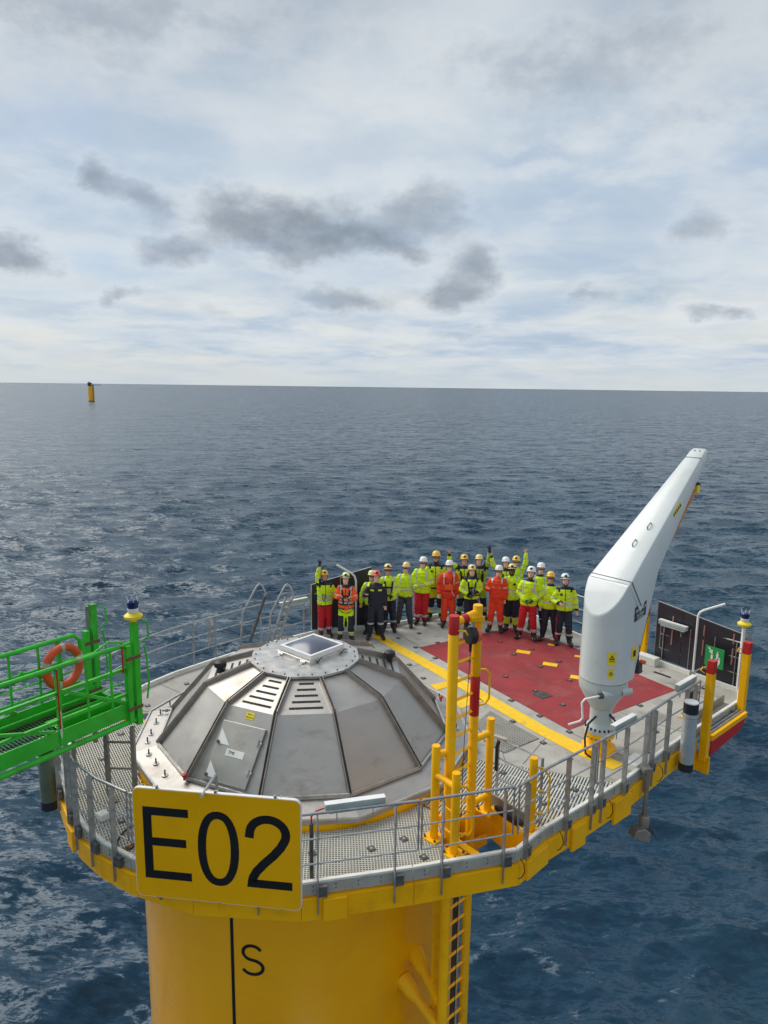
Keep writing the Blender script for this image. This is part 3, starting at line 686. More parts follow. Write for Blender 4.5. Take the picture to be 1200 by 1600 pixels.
railing('short railing between the green gangway and the yellow sign', [onseg(4, .68), OR[5], OR[6], OR[7]], (.10, .45, .8))
railing('front railing behind the big yellow sign', [onseg(7, .06), OR[8], onseg(8, .93)], (.2, .8))
railing('front railing just right of the yellow sign, with a white lamp on it', [onseg(8, .97), OR[9], OR[10], onseg(10, .03)], (.16, .80))
railing('front railing crossing in front of the yellow ladder', [onseg(10, .06), onseg(10, .92)], (.22, .9))
railing('railing right of the ladder, from the bend towards the crane', [onseg(10, .97), OR[12], OR[13], onseg(13, .15)], (.10, .62, .95))
railing('railing in front of the grey crane pedestal', [onseg(13, .19), OR[14], onseg(14, .36)], (.08, .5, .93))
railing('right railing carrying the silver tube near the red-topped post', [onseg(14, .40), OR[15], onseg(15, .93)], (.06, .36, .72, .9))
railing('far left railing above the sea behind the steel dome, left end', [onseg(30, .5), OR[29], OR[28], OR[27], onseg(27, .1)][0:4], (.3, .85), .06)
railing('far railing beyond the dome, passing behind the two ladder stiles', [onseg(27, .05), OR[26], onseg(25, .04)][0:3], (.06, .5, .93), .06)
railing('back railing with black panels behind the people on the left', [onseg(24, .97), OR[24], onseg(23, .97)], (.04, .5, .95), .06)
railing('back railing behind the people in the middle of the row', [onseg(23, .92), onseg(23, .04)], (.1, .5, .9), .06)
railing('back railing behind the waving people', [onseg(22, .98), onseg(22, .03)], (.12, .5, .88), .06)
railing('back right railing between the last worker and the crane', [onseg(21, .97), OR[21], onseg(20, .1)], (.2, .62, .95), .06)
railing('far right railing with a tall black windscreen and green sign', [onseg(19, .92), OR[19], onseg(18, .1)], (.05, .4, .7, .95), .06)
railing('short railing at the far right corner beyond the boarding step', [onseg(17, .85), onseg(17, .2)], (.2, .85), .10)
# inner guard railing beside the ladder hatch
g_ = thing('inner_guard_rail', 'thin grey guard rail inside the deck between ladder posts and yellow bollard', 'railing', (1.9, 10.3, 0))
for zz in (1.05, .72, .38):
    b = MB(); b.tube([(1.86, 10.42, zz), (2.42, 9.80, zz)], .013, 6); b.build('rail', m_galv, g_)
for p in ((1.86, 10.42), (2.42, 9.80)):
    b = MB(); b.box((p[0], p[1], .53), (.05, .02, 1.06), R(40)); b.build('post', m_galv, g_)
b = MB(); b.bar((1.62, 10.55, 1.09), (1.98, 10.32, 1.07), .07, .05); b.build('latch_box', m_steel2, g_, bevel=.01)
b = MB(); b.tube([(1.86, 10.40, 1.0), (1.84, 10.42, .9), (1.84, 10.42, .5)], .03, 8); b.build('hinge', m_blk, g_)

m_lamph = mat('lamp_grey_green', (.33, .40, .38), .5)
# white lamp on front rail
def lamp_fix(label, a, b_, z, cat='lamp', w=.10, h=.095):
    t = thing('strip_lamp', label, cat, (a[0], a[1], z - .1), 'strip lamps fixed to the railings')
    A, B = Vector((*a, z)), Vector((*b_, z)); d = (B - A).normalized()
    m_ = MB(); m_.bar(A, B, w, h); m_.build('housing', m_lamph, t, bevel=.015)
    m_ = MB(); m_.bar(A + Vector((0, 0, h / 2 + .009)), B + Vector((0, 0, h / 2 + .009)), w * .9, .012); m_.build('cover', m_wht, t)
    m_ = MB(); m_.bar(A + d * .05 - Vector((0, 0, h / 2 + .014)), B - d * .05 - Vector((0, 0, h / 2 + .014)), w * .8, .03); m_.build('diffuser', m_tube, t)
    for f in (.2, .8): m_ = MB(); m_.bar(lerp(A, B, f) - Vector((0, 0, h / 2)), lerp(A, B, f) - Vector((0, 0, .22)), .03, .012); m_.build('bracket', m_galv, t)
    return t
lamp_fix('white strip lamp lying on the front rail just right of the yellow sign', (-.72, 8.36), (.06, 8.56), 1.13)
lamp_fix('white strip lamp on the rail in front of the crane pedestal', (3.72, 10.62), (4.22, 11.05), 1.13)
lamp_fix('white strip lamp on the right rail above the navy plate', (5.42, 12.26), (5.95, 12.74), 1.12)
lamp_fix('white strip lamp on the left rail beneath the green gangway', (-5.10, 10.60), (-4.84, 10.14), 1.10)
lamp_fix('pale strip lamp on the black windscreen at the far right', (6.60, 16.20), (7.02, 15.62), 1.08)
lamp_fix('white strip lamp on the far rail left of the waving people', (-2.62, 17.28), (-1.98, 17.80), 1.02)
# red flexible cable of the front lamp and black upright
t = thing('cable_riser', 'dark upright with red cable by the front rail right of the sign', 'cable', (-.90, 8.45, 0))
b = MB(); b.cyl((-.90, 8.42, .02), (-.90, 8.42, .86), .028, n=10); b.build('riser', m_dsteel, t)
b = MB(); b.tube([(-.90, 8.42, .84), (-.90, 8.42, .96), (-.84, 8.42, 1.04), (-.72, 8.40, 1.10)], .012, 6); b.build('cable', m_red, t)

# black wind-screen panels
def screen(label, pts, z0s, z1s, grp=True):
    t = thing('windscreen', label, 'windscreen', (pts[0][0], pts[0][1], 0))
    for i in range(len(pts) - 1):
        a, b_ = Vector((*pts[i], 0)), Vector((*pts[i + 1], 0)); d = (b_ - a).normalized(); l = (b_ - a).length; nn = Vector((d.y, -d.x, 0)); c = .07
        za, zb, zc, zd = z0s[i], z0s[i + 1], z1s[i + 1], z1s[i]
        m_ = MB(); poly = [(.01, za), (l - .01, zb), (l - .01, zc - .0), (.01, zd)]
        m_.extr(poly, a + nn * .03, d, (0, 0, 1), .02); pn = m_.build('panel', m_scr, t)
        m_ = MB(); m_.bar(a + nn * .02 + Vector((0, 0, zd)), b_ + nn * .02 + Vector((0, 0, zc)), .03, .025); m_.build('top_edge', m_steel2, t)
        m_ = MB()
        m_.bar(a + nn * .02 + Vector((0, 0, za)), a + nn * .02 + Vector((0, 0, zd)), .03, .025); m_.build('side_edge', m_steel2, t)
    return t
scrL = screen('black windscreen panels behind the four people on the left', [(-1.90, 18.06), (-1.15, 18.29), (-.32, 18.55)], [.12, .12, .12], [1.34, 1.52, 1.72])
scrR = screen('tall black windscreen at the far right corner, with a green escape sign', [(6.66, 16.44), (7.05, 15.86), (7.34, 15.40), (7.88, 14.74)], [.12, .12, .12, .0], [1.50, 1.44, 1.39, 1.29])
for (x, y) in ((6.86, 16.04), (7.30, 15.38), (7.72, 14.86)):
    for z0, z1 in ((.55, .92), (1.02, 1.26)):
        b = MB(); b.bar((x, y, z0), (x, y, z1), .035, .02); b.build('strut', m_pink, scrR)
t = thing('escape_sign', 'green escape sign with white arrow and running figures on the far right windscreen', 'sign', (7.4, 14.9, .3))
sA = Vector((7.26, 15.14, .44)); sB = Vector((7.58, 14.70, .44)); sd_ = (sB - sA).normalized(); sn = sd_.cross(Vector((0, 0, 1)))
b = MB(); b.extr([(0, 0), (.43, 0), (.43, .46), (0, .46)], sA, sd_, (0, 0, 1), .012); b.build('plate', m_sgreen, t)
sn = sd_.cross(Vector((0, 0, 1))); so2 = sA + sn * .014
def sgl(polys, nm='pictogram'):
    b_ = MB()
    for p in polys: b_.extr([(x_ * .78, y_ * .77) for x_, y_ in p], so2, sd_, (0, 0, 1), .004)
    b_.build(nm, m_wht, t)
sgl([[(.08, .54), (.11, .57), (.20, .46), (.17, .44)], [(.12, .42), (.22, .40), (.22, .51), (.19, .51), (.19, .44), (.12, .45)]], 'arrow')
for (x, y) in ((.18, .22), (.34, .30), (.40, .14)):
    sgl([[(x, y), (x + .05, y), (x + .06, y + .13), (x - .01, y + .13)], [(x + .005, y + .15), (x + .045, y + .15), (x + .045, y + .19), (x + .005, y + .19)], [(x - .03, y - .08), (x, y - .08), (x + .03, y), (x, y)]])

#SECTION_SIGN
# ------------------------------------------------------------------ E02 sign
TL, TR_, BR, BL = Vector((-3.195, 8.325, 1.41)), Vector((-.992, 8.06, 1.41)), Vector((-.992, 8.06, -.145)), Vector((-3.195, 8.325, -.145))
sg = thing('number_sign', 'large yellow board reading E02 hung on the front railing', 'sign', tuple((BL + BR) / 2))
sx = (TR_ - TL).normalized(); sy = Vector((0, 0, 1)); sn = sx.cross(sy); SW, SH = (TR_ - TL).length, 1.555
def rrect(w, h, r, x0=0, y0=0, k=5):
    pts = []
    for cx, cy, a0 in ((w - r, r, -90), (w - r, h - r, 0), (r, h - r, 90), (r, r, 180)):
        for i in range(k + 1): a = R(a0 + 90 * i / k); pts.append((x0 + cx + r * math.cos(a), y0 + cy + r * math.sin(a)))
    return pts
b = MB(); b.extr(rrect(SW, SH, .09), BL - sn * .05, sx, sy, .046); b.build('edge_frame', m_wht, sg)
b = MB(); b.extr(rrect(SW - .02, SH - .02, .085, .01, .01), BL - sn * .003, sx, sy, .004); b.build('board', m_sgn, sg)
def stroke(path, w, nm):
    pts = [Vector(p) for p in path]; L_, R_ = [], []
    for i, p in enumerate(pts):
        if i in (0, len(pts) - 1): d = (pts[1] - pts[0]) if i == 0 else (pts[-1] - pts[-2])
        else: d = (pts[i + 1] - pts[i - 1])
        d.normalize(); nn = Vector((-d.y, d.x)) * w / 2; L_.append(p + nn); R_.append(p - nn)
    b_ = MB(); o = BL + sn * .0035; k = len(pts)
    vs = [o + sx * p.x + sy * p.y for p in L_ + R_]
    b_.add(vs, [(i, i + 1, k + i + 1, k + i) for i in range(k - 1)]); b_.build(nm, m_blkp, sg)
def box2(x0, y0, x1, y1): return [(x0, y0), (x1, y0), (x1, y1), (x0, y1)]
e = MB()
ex0, ex1, ey0, ey1, sw_ = .135, .745, .28, 1.30, .115
e.extr([(ex0, ey0), (ex1 + .02, ey0), (ex1 + .02, ey0 + sw_), (ex0 + sw_, ey0 + sw_), (ex0 + sw_, .755), (ex1 - .04, .755), (ex1 - .04, .755 + sw_), (ex0 + sw_, .755 + sw_), (ex0 + sw_, ey1 - sw_), (ex1, ey1 - sw_), (ex1, ey1), (ex0, ey1)], BL + sn * .0015, sx, sy, .003)
e.build('digit', m_blkp, sg)
zc = (1.135, .785); hw, hh = .215, .475; b = MB(); ko = 40; vs = []
for i in range(ko):
    a = 2 * PI * i / ko; c_, s_ = math.cos(a), math.sin(a); ex = lambda v, p: math.copysign(abs(v) ** p, v)
    for q_ in (1, 0): 
        w_, h_ = (hw + .058, hh + .052) if q_ else (hw - .052, hh - .052)
        vs.append(BL + sn * .0045 + sx * (zc[0] + w_ * ex(c_, .86)) + sy * (zc[1] + h_ * ex(s_, .92)))
b.add(vs, [(2 * i, 2 * ((i + 1) % ko), 2 * ((i + 1) % ko) + 1, 2 * i + 1) for i in range(ko)]); b.build('digit', m_blkp, sg)
tw = [(1.545, .985)]
for i in range(0, 15): a = R(172 - 200 * i / 14); tw.append((1.79 + .235 * math.cos(a), 1.055 + .205 * math.sin(a)))
tw += [(1.955, .88), (1.86, .76), (1.74, .64), (1.63, .51), (1.585, .42), (1.575, .37)]
stroke(tw, .115, 'digit')
e = MB(); e.extr([(1.505, .285), (2.10, .285), (2.10, .40), (1.52, .40)], BL + sn * .0005, sx, sy, .003); e.build('digit', m_blkp, sg)
for f in (.15, .5, .85):
    p = lerp(TL, TR_, f); b = MB(); b.lathe(p - sn * .02 + Vector((0, 0, .0)), [(.02, 0), (.02, .03), (.01, .04)], 8); b.build('bolt', m_galv, sg)
for f in (.12, .5, .88):
    p = lerp(TL, TR_, f) - sn * .065; b = MB(); b.bar(p, p - Vector((0, 0, 1.6)), .05, .02); b.build('bracket', m_galv, sg)
# electric cable loop on the grating beside the sign
b = MB(); pts = [(-3.62 + .16 * math.cos(R(a)), 9.28 + .30 * math.sin(R(a)), .02) for a in range(0, 360, 24)]; b.tube(pts, .014, 6, close=True)
b.build('cable_coil', m_cable, None, org=(-3.62, 9.28, .02), tag=('black cable coil lying on the grating left of the yellow sign', 'cable'))

#SECTION_LADDER
# ------------------------------------------------------------------ access ladder and guard posts
ld = thing('access_ladder', 'tall yellow ladder with red bands rising through the deck hatch', 'ladder', (1.0, 9.49, 0))
LL, LR = Vector((1.0, 9.49, 0)), Vector((1.375, 9.84, 0)); lx = (LR - LL).normalized(); ln = Vector((lx.y, -lx.x, 0))
def cylz(p, z0, z1, r, n_=20):
    b_ = MB(); b_.lathe((p.x, p.y, 0), [(r * .93, z0), (r, z0 + .006), (r, z1 - .01), (r * .93, z1)], n_); return b_
cylz(LL, -9, 3.10, .076).build('stile', m_yel, ld, smooth=40)
cylz(LL, 3.101, 3.37, .077).build('red_cap', m_red, ld, smooth=40)
cylz(LR, -4.3, 1.72, .070).build('stile', m_yel, ld, smooth=40)
cylz(LR, 1.721, 2.34, .072).build('red_band', m_red, ld, smooth=40)
cylz(LR, 2.341, 3.42, .070).build('stile', m_yel, ld, smooth=40)
b = MB(); b.tube([(LR.x, LR.y, -4.3), (LR.x, LR.y, -5.2)], .075, 14); b.build('rubber_end', m_blk, ld)
b = MB(); b.tube([LL + Vector((0, 0, 3.26)), lerp(LL, LR, .3) + Vector((0, 0, 3.27))], .062, 14); b.build('cross_tube', m_yel, ld, smooth=40)
b = MB(); b.tube([lerp(LL, LR, .3) + Vector((0, 0, 3.271)), lerp(LL, LR, .52) + Vector((0, 0, 3.28))], .064, 14); b.build('red_sleeve', m_red, ld, smooth=40)
b = MB(); b.tube([lerp(LL, LR, .52) + Vector((0, 0, 3.281)), LR + Vector((0, 0, 3.30))], .062, 14); b.build('cross_tube', m_yel, ld, smooth=40)
for i in range(28):
    z = 2.93 - .282 * i
    b = MB(); b.frame((LL + LR) / 2 + Vector((0, 0, z)), lx, (ln * .7071 + Vector((0, 0, .7071))), (ln * -.7071 + Vector((0, 0, .7071))), (LR - LL).length - .12, .036, .036); b.build('rung', m_yel, ld)
b = MB(); b.tube([LL + lx * .02 + ln * .07 + Vector((0, 0, 3.16)), LL + ln * .16 + lx * .06 + Vector((0, 0, 3.17)), LL + ln * .13 + lx * .14 + Vector((0, 0, 3.09))], .016, 8); b.build('eye', m_yel, ld, smooth=40)
hb = LR + Vector((.06, .04, 0)); hd = Vector((.9, .25, 0)).normalized()
b = MB(); b.tube([hb + Vector((0, 0, 2.42)), hb + hd * .10 + Vector((0, 0, 2.41)), hb + hd * .17 + Vector((0, 0, 2.33)), hb + hd * .17 + Vector((0, 0, 1.95)), hb + hd * .11 + Vector((0, 0, 1.87)), hb + Vector((0, 0, 1.85))], .017, 8); b.build('grab_handle', m_yel, ld, smooth=40)
b = MB(); b.bar(lerp(LL, LR, .55) + ln * .06 + Vector((0, 0, 3.26)), LR + ln * .06 + lx * .05 + Vector((0, 0, 3.22)), .07, .07); b.build('arrester_beam', m_yel, ld)
# back plate and cable trunk below the deck
b = MB(); b.frame((LL + LR) / 2 - ln * .30 + lx * -.06 + Vector((0, 0, -5.5)), lx, ln, (0, 0, 1), .24, .05, 9.6); b.build('back_plate', m_yel, ld)
b = MB(); b.cyl((LR - ln * .18 - lx * .06) + Vector((0, 0, -.6)), (LR - ln * .18 - lx * .06) + Vector((0, 0, -9)), .045, n=10); b.build('cable_trunk', m_dsteel, ld)
b = MB(); b.bar(LR - ln * .05 + Vector((0, 0, -.50)), LR + Vector((.30, .28, -.50)), .05, .16); b.bar(LR - ln * .02 + Vector((0, 0, -.68)), LR + Vector((.16, .15, -.68)), .05, .14); b.build('gusset', m_yel, ld)
# fall arrester drum and line
fa = thing('fall_arrester', 'orange and black fall arrest block hanging at the ladder top', 'fall arrester', (1.30, 9.62, 2.95))
fc = Vector((1.30, 9.66, 3.02)); fx = Vector((.80, .45, -.15)).normalized()
b = MB(); b.cyl(fc - fx * .10, fc - fx * .005, .120, .125, 26); b.build('drum', m_blk, fa, smooth=40, bevel=.008)
b = MB(); b.cyl(fc, fc + fx * .07, .128, .11, 26); b.cyl(fc + fx * .07, fc + fx * .11, .08, .05, 18); b.build('housing', mat('orange_plastic', (.80, .12, .02), .4), fa, smooth=40)
b = MB(); b.bar(fc + Vector((0, 0, .10)), fc + Vector((0, 0, .22)), .05, .03); b.build('carabiner', m_galv, fa)
b = MB(); b.cyl(fc + Vector((-.04, -.02, -.12)), fc + Vector((-.04, -.02, -.24)), .026, .018, 10); b.build('hook', m_blk, fa)
b = MB(); b.tube([fc + Vector((-.04, -.02, -.24)), (1.20, 9.55, 1.2), (1.19, 9.54, -9)], .005, 5); b.build('line', m_cable, fa)
# guard posts
P1, P2, P3, P4 = Vector((.79, 9.40, 0)), Vector((1.05, 9.04, 0)), Vector((1.67, 10.09, 0)), Vector((2.24, 9.58, 0))
gf = thing('guard_frame', 'pair of short yellow posts joined by a bar left of the ladder', 'guard posts', tuple(P1))
cylz(P1, .02, 1.46, .062).build('post', m_yel, gf, smooth=40); cylz(P2, .02, 1.25, .062).build('post', m_yel, gf, smooth=40)
b = MB(); b.tube([P1 + Vector((0, 0, 1.02)), P2 + Vector((0, 0, 1.02))], .050, 12); b.build('cross_bar', m_yel, gf, smooth=40)
for zz in (.62, .28):
    b = MB(); b.tube([P1 + Vector((0, 0, zz)), P2 + Vector((0, 0, zz))], .014, 8); b.build('thin_rail', m_yel, gf)
b = MB(); b.tube([P1 + Vector((.02, .02, 1.30)), LL + Vector((-.02, 0, 1.32))], .05, 12); b.build('stub', m_yel, gf, smooth=40)
b = MB(); b.tube([P1 + Vector((.02, .02, .28)), LL + Vector((-.02, 0, .30))], .05, 12); b.build('stub', m_yel, gf, smooth=40)
def plate(p, par, rz=R(45), nm='base_plate'):
    b_ = MB(); b_.box(p + Vector((0, 0, .012)), (.26, .26, .022), rz); pl = b_.build(nm, m_yel, par)
    b_ = MB()
    for sx_, sy_ in ((.095, .095), (-.095, .095), (.095, -.095), (-.095, -.095)):
        q_ = p + Vector((sx_ * math.cos(rz) - sy_ * math.sin(rz), sx_ * math.sin(rz) + sy_ * math.cos(rz), .023)); b_.lathe(q_, [(.018, 0), (.018, .03)], 6)
    b_.build('bolt', m_dsteel, pl)
plate(P1, gf); plate(P2, gf)
def hoop(p, dr, par, z0=.25, z1=1.05):
    d = Vector(dr).normalized(); b_ = MB(); b_.tube([p + Vector((0, 0, z1)), p + d * .16 + Vector((0, 0, z1 - .05)), p + d * .27 + Vector((0, 0, z1 - .2)), p + d * .27 + Vector((0, 0, z0 + .08)), p + d * .22 + Vector((0, 0, z0)), p + Vector((0, 0, z0 + .08))], .017, 8); b_.build('hoop', m_yel, par, smooth=40)
    b_ = MB(); b_.tube([p + Vector((0, 0, .68)), p + d * .27 + Vector((0, 0, .60))], .013, 8); b_.build('hoop_bar', m_yel, par)
hoop(P2, (.9, .3, 0), gf)
bo = thing('bollard', 'short yellow post behind the ladder, tied to its right stile', 'bollard', tuple(P3))
cylz(P3, .02, 1.55, .062).build('post', m_yel, bo, smooth=40); plate(P3, bo)
for zz in (1.32, .28): b = MB(); b.tube([P3 + Vector((-.02, -.02, zz)), LR + Vector((.03, .03, zz - .01))], .05, 12); b.build('stub', m_yel, bo, smooth=40)
bo = thing('bollard', 'yellow post with a curved hoop at the right edge of the ladder hatch', 'bollard', tuple(P4))
cylz(P4, .02, 1.19, .062).build('post', m_yel, bo, smooth=40); plate(P4, bo, R(10)); hoop(P4, (.95, .2, 0), bo)

#SECTION_CRANE
# ------------------------------------------------------------------ crane
CB = Vector((3.98, 12.03, 0)); caz = R(50); cu = Vector((math.sin(caz), math.cos(caz), 0)); cv = Vector((cu.y, -cu.x, 0))   # along boom, to its right
cr = thing('davit_crane', 'pale grey covered deck crane with its boom raised to the upper right', 'crane', tuple(CB))
b = MB(); b.lathe(CB, [(.30, .0), (.30, .10), (.21, .14), (.21, .30), (.27, .33), (.27, .40)], 32); b.build('pedestal', m_yel, cr, smooth=35)
b = MB()
for i in range(18): a = 2 * PI * i / 18; p = CB + Vector((.245 * math.cos(a), .245 * math.sin(a), .40)); b.lathe(p - Vector((0, 0, .10)), [(.016, 0), (.016, .02)], 6)
b.build('lower_bolts', m_dsteel, cr)
b = MB(); b.lathe(CB, [(.275, .401), (.275, .47), (.26, .475), (.20, .56), (.195, .60), (.195, .86), (.21, .87)], 36); b.build('slew_column', m_cran2, cr, smooth=35)
b = MB()
for i in range(20): a = 2 * PI * i / 20; p = CB + Vector((.262 * math.cos(a), .262 * math.sin(a), .471)); b.lathe(p, [(.019, 0), (.019, .035), (.012, .04)], 6)
b.build('flange_bolts', m_blk, cr)
b = MB(); b.tube([CB + Vector((-.14, -.18, .75)), CB + Vector((-.27, -.18, .60)), CB + Vector((-.33, -.22, .35)), CB + Vector((-.30, -.22, .05)), CB + Vector((-.20, -.35, .02))], .020, 8)
b.build('hose', m_blk, cr, smooth=50)
b = MB(); b.tube([CB + Vector((.10, -.18, .78)), CB + Vector((.22, -.14, .64)), CB + Vector((.26, -.12, .5))], .018, 8); b.build('hose', m_blk, cr, smooth=50)
b = MB(); b.lathe(CB, [(.21, .871), (.41, 1.22), (.425, 1.30), (.425, 1.42)], 40); b.build('cone', m_cran2, cr, smooth=35)
# crank handle and its socket
hs0 = CB + Vector((-.02, -.40, 1.25)); b = MB(); b.cyl(CB + Vector((.12, -.30, 1.25)), CB + Vector((-.14, -.42, 1.25)), .085, .07, 18); b.build('crank_socket', m_cran2, cr, smooth=35)
b = MB(); b.cyl(CB + Vector((-.14, -.42, 1.25)), CB + Vector((-.20, -.45, 1.25)), .055, .05, 14); b.build('crank_hub', m_dsteel, cr, smooth=35)
b = MB(); b.tube([CB + Vector((-.18, -.44, 1.25)), CB + Vector((-.45, -.47, 1.20)), CB + Vector((-.50, -.48, 1.14)), CB + Vector((-.47, -.48, .86)), CB + Vector((-.52, -.49, .80)), CB + Vector((-.72, -.50, .74))], .020, 8); b.build('crank_handle', m_wht, cr, smooth=50)
b = MB(); b.cyl(CB + Vector((.25, -.30, 1.27)), CB + Vector((.42, -.32, 1.30)), .08, .05, 14); b.build('cable_gland', m_cran2, cr, smooth=35)
# body: D-section loft growing forward, cut by the sloping cap
HW = .43
def boomz(u): return 3.22 + (u + .06) * .762
def fwd(z): return .42 + max(0, z - 1.55) * .42
nb = 16
def dring(z):
    pts = []
    for i in range(nb + 1): a = PI / 2 + PI * i / nb; pts.append((HW * math.cos(a), HW * math.sin(a)))   # back half circle (u<0)
    f_ = fwd(z); q = HW - .10 * f_; pts += [(f_ * .5, -(HW + q) / 2), (f_ - .05, -q), (f_, -q + .05), (f_, q - .05), (f_ - .05, q), (f_ * .5, (HW + q) / 2)]
    return pts
rings_ = [[CB + cu * u + cv * v * (1.0 - .06 * max(0, (z - 1.4)) / 2) + Vector((0, 0, z)) for (u, v) in dring(z)] for z in (1.425, 1.5, 1.8, 2.2, 2.6, 3.0, 3.6)]
b = MB(); b.rings(rings_); body_ = b.build('housing', m_crane, cr, smooth=32)
bm = bmesh.new(); bm.from_mesh(body_.data)
for slope_, z0 in ((1.5, 3.305), (.735, 3.250)):
    nrm_ = (Vector((0, 0, 1)) - cu * slope_).normalized(); po = CB + Vector((0, 0, z0)) - Vector(OFF[cr.name])
    geom = bm.verts[:] + bm.edges[:] + bm.faces[:]
    rs_ = bmesh.ops.bisect_plane(bm, geom=geom, plane_co=po, plane_no=nrm_, clear_outer=True)
    ed = [e_ for e_ in rs_['geom_cut'] if isinstance(e_, bmesh.types.BMEdge)]
    bmesh.ops.contextual_create(bm, geom=ed)
bmesh.ops.recalc_face_normals(bm, faces=bm.faces); bm.to_mesh(body_.data); bm.free()
body_.data.polygons.foreach_set('use_smooth', [True] * len(body_.data.polygons)); body_.data.set_sharp_from_angle(angle=R(25))
bv = body_.modifiers.new('bevel', 'BEVEL'); bv.width = .02; bv.segments = 3; bv.limit_method = 'ANGLE'; bv.angle_limit = R(28)
# boom (box with rounded edges)
def bsec(u, wt, wb, top, dep, rc=.05):
    # section perpendicular to boom; u along horizontal
    dirv = (cu + Vector((0, 0, .762))).normalized(); nv = (Vector((0, 0, 1)) - dirv * dirv.z).normalized()
    o = CB + cu * u + Vector((0, 0, top)); pts = []
    prof = [(-wt + rc, 0), (wt - rc, 0), (wt - rc * .3, -rc * .3), (wt, -rc), (wb, -dep + rc), (wb - rc, -dep), (-wb + rc, -dep), (-wb, -dep + rc), (-wt, -rc), (-wt + rc * .3, -rc * .3)]
    return [o + cv * a + nv * c_ for a, c_ in prof]
U0, U1 = -.052, 2.58
secs = []
for i in range(9):
    t = i / 8; u = U0 + (U1 - U0) * t
    secs.append(bsec(u, .412 - .245 * t, .40 - .24 * t, boomz(u), .76 - .48 * t))
b = MB(); b.rings(secs); b.build('boom', m_crane, cr, smooth=32)
tip = []
for u, wt, dz_, dp in ((U1 + .006, .166, 0, .28), (U1 + .15, .156, -.004, .26), (U1 + .25, .14, -.03, .22), (U1 + .31, .105, -.08, .15), (U1 + .34, .05, -.14, .08)): tip.append(bsec(u, wt, wt - .01, boomz(u) + dz_, dp, .04))
b = MB(); b.rings(tip); b.build('boom_tip', m_crane, cr, smooth=40)
dirv = (cu + Vector((0, 0, .762))).normalized(); nv = (Vector((0, 0, 1)) - dirv * dirv.z).normalized()
# seam between boom cover and housing
b = MB(); p0 = CB + cu * .0 + Vector((0, 0, boomz(0) + .004)); b.bar(p0 - cv * .40, p0 + cv * .40, .010, .010, nv)
b.bar(p0 + cv * .419, p0 + cv * .412 - nv * .62, .010, .010, cv); b.build('cover_seam', m_dsteel, cr)
b = MB(); ur = CB + cu * 2.575 + Vector((0, 0, boomz(2.575) + .002)); b.bar(ur - cv * .155, ur + cv * .155, .010, .010, nv); b.build('cover_seam', m_dsteel, cr)
for s_ in (-.05, .05):
    b = MB(); b.lathe(CB + cu * 2.74 + cv * s_ + Vector((0, 0, boomz(2.74) - .01)), [(.012, 0), (.012, .02)], 6); b.build('tip_bolt', m_dsteel, cr)
for (u, v) in ((.62, .02), (.98, .08)):
    p = CB + cu * u + cv * v + Vector((0, 0, boomz(u))); pts = [p, p + nv * .05 + dirv * .02, p + nv * .05 + dirv * .13, p + dirv * .15]
    b = MB(); b.tube(pts, .013, 8); b.build('lifting_lug', m_galv, cr, smooth=40)
# hook rod stowed below the boom
ha, hb_ = CB + cu * 1.55 + cv * .24 + Vector((0, 0, boomz(1.55) - .68)), CB + cu * 2.45 + cv * .20 + Vector((0, 0, boomz(2.45) - .44))
b = MB(); b.cyl(ha, hb_, .022, n=8); b.build('hook_rod', mat('orange_rod', (.62, .22, .03), .5), cr)
b = MB(); b.tube([hb_, hb_ + cv * .03 + Vector((0, 0, .02)), hb_ - dirv * .12 + cv * .05 - nv * .06], .03, 8); b.build('hook', m_ylab, cr); b = MB(); b.ell(hb_ + dirv * .04, (.05, .05, .06)); b.build('hook_block', m_blk, cr)
# drain groove (dark) down the front edge of the housing and control gear
b = MB(); b.bar(CB + cu * (fwd(1.6) + .004) + cv * .35 + Vector((0, 0, 1.6)), CB + cu * (fwd(2.5) + .004) + cv * .30 + Vector((0, 0, 2.5)), .018, .018); b.build('cable', m_blk, cr)
b = MB(); p = CB + cu * .50 + cv * .36 + Vector((0, 0, 1.60)); b.box(p, (.12, .12, .22), -caz); b.build('valve_block', m_dsteel, cr)
b = MB(); b.cyl(p + Vector((0, 0, .05)), p + Vector((0, 0, .42)), .015, n=8); b.build('grease_pipe', m_blk, cr)
b = MB(); b.cyl(p + cv * .05 + Vector((0, 0, .12)), p + cv * .14 + Vector((0, 0, .12)), .035, n=10); b.build('valve_knob', mat('orange_plastic', (.8, .12, .02), .4), cr)
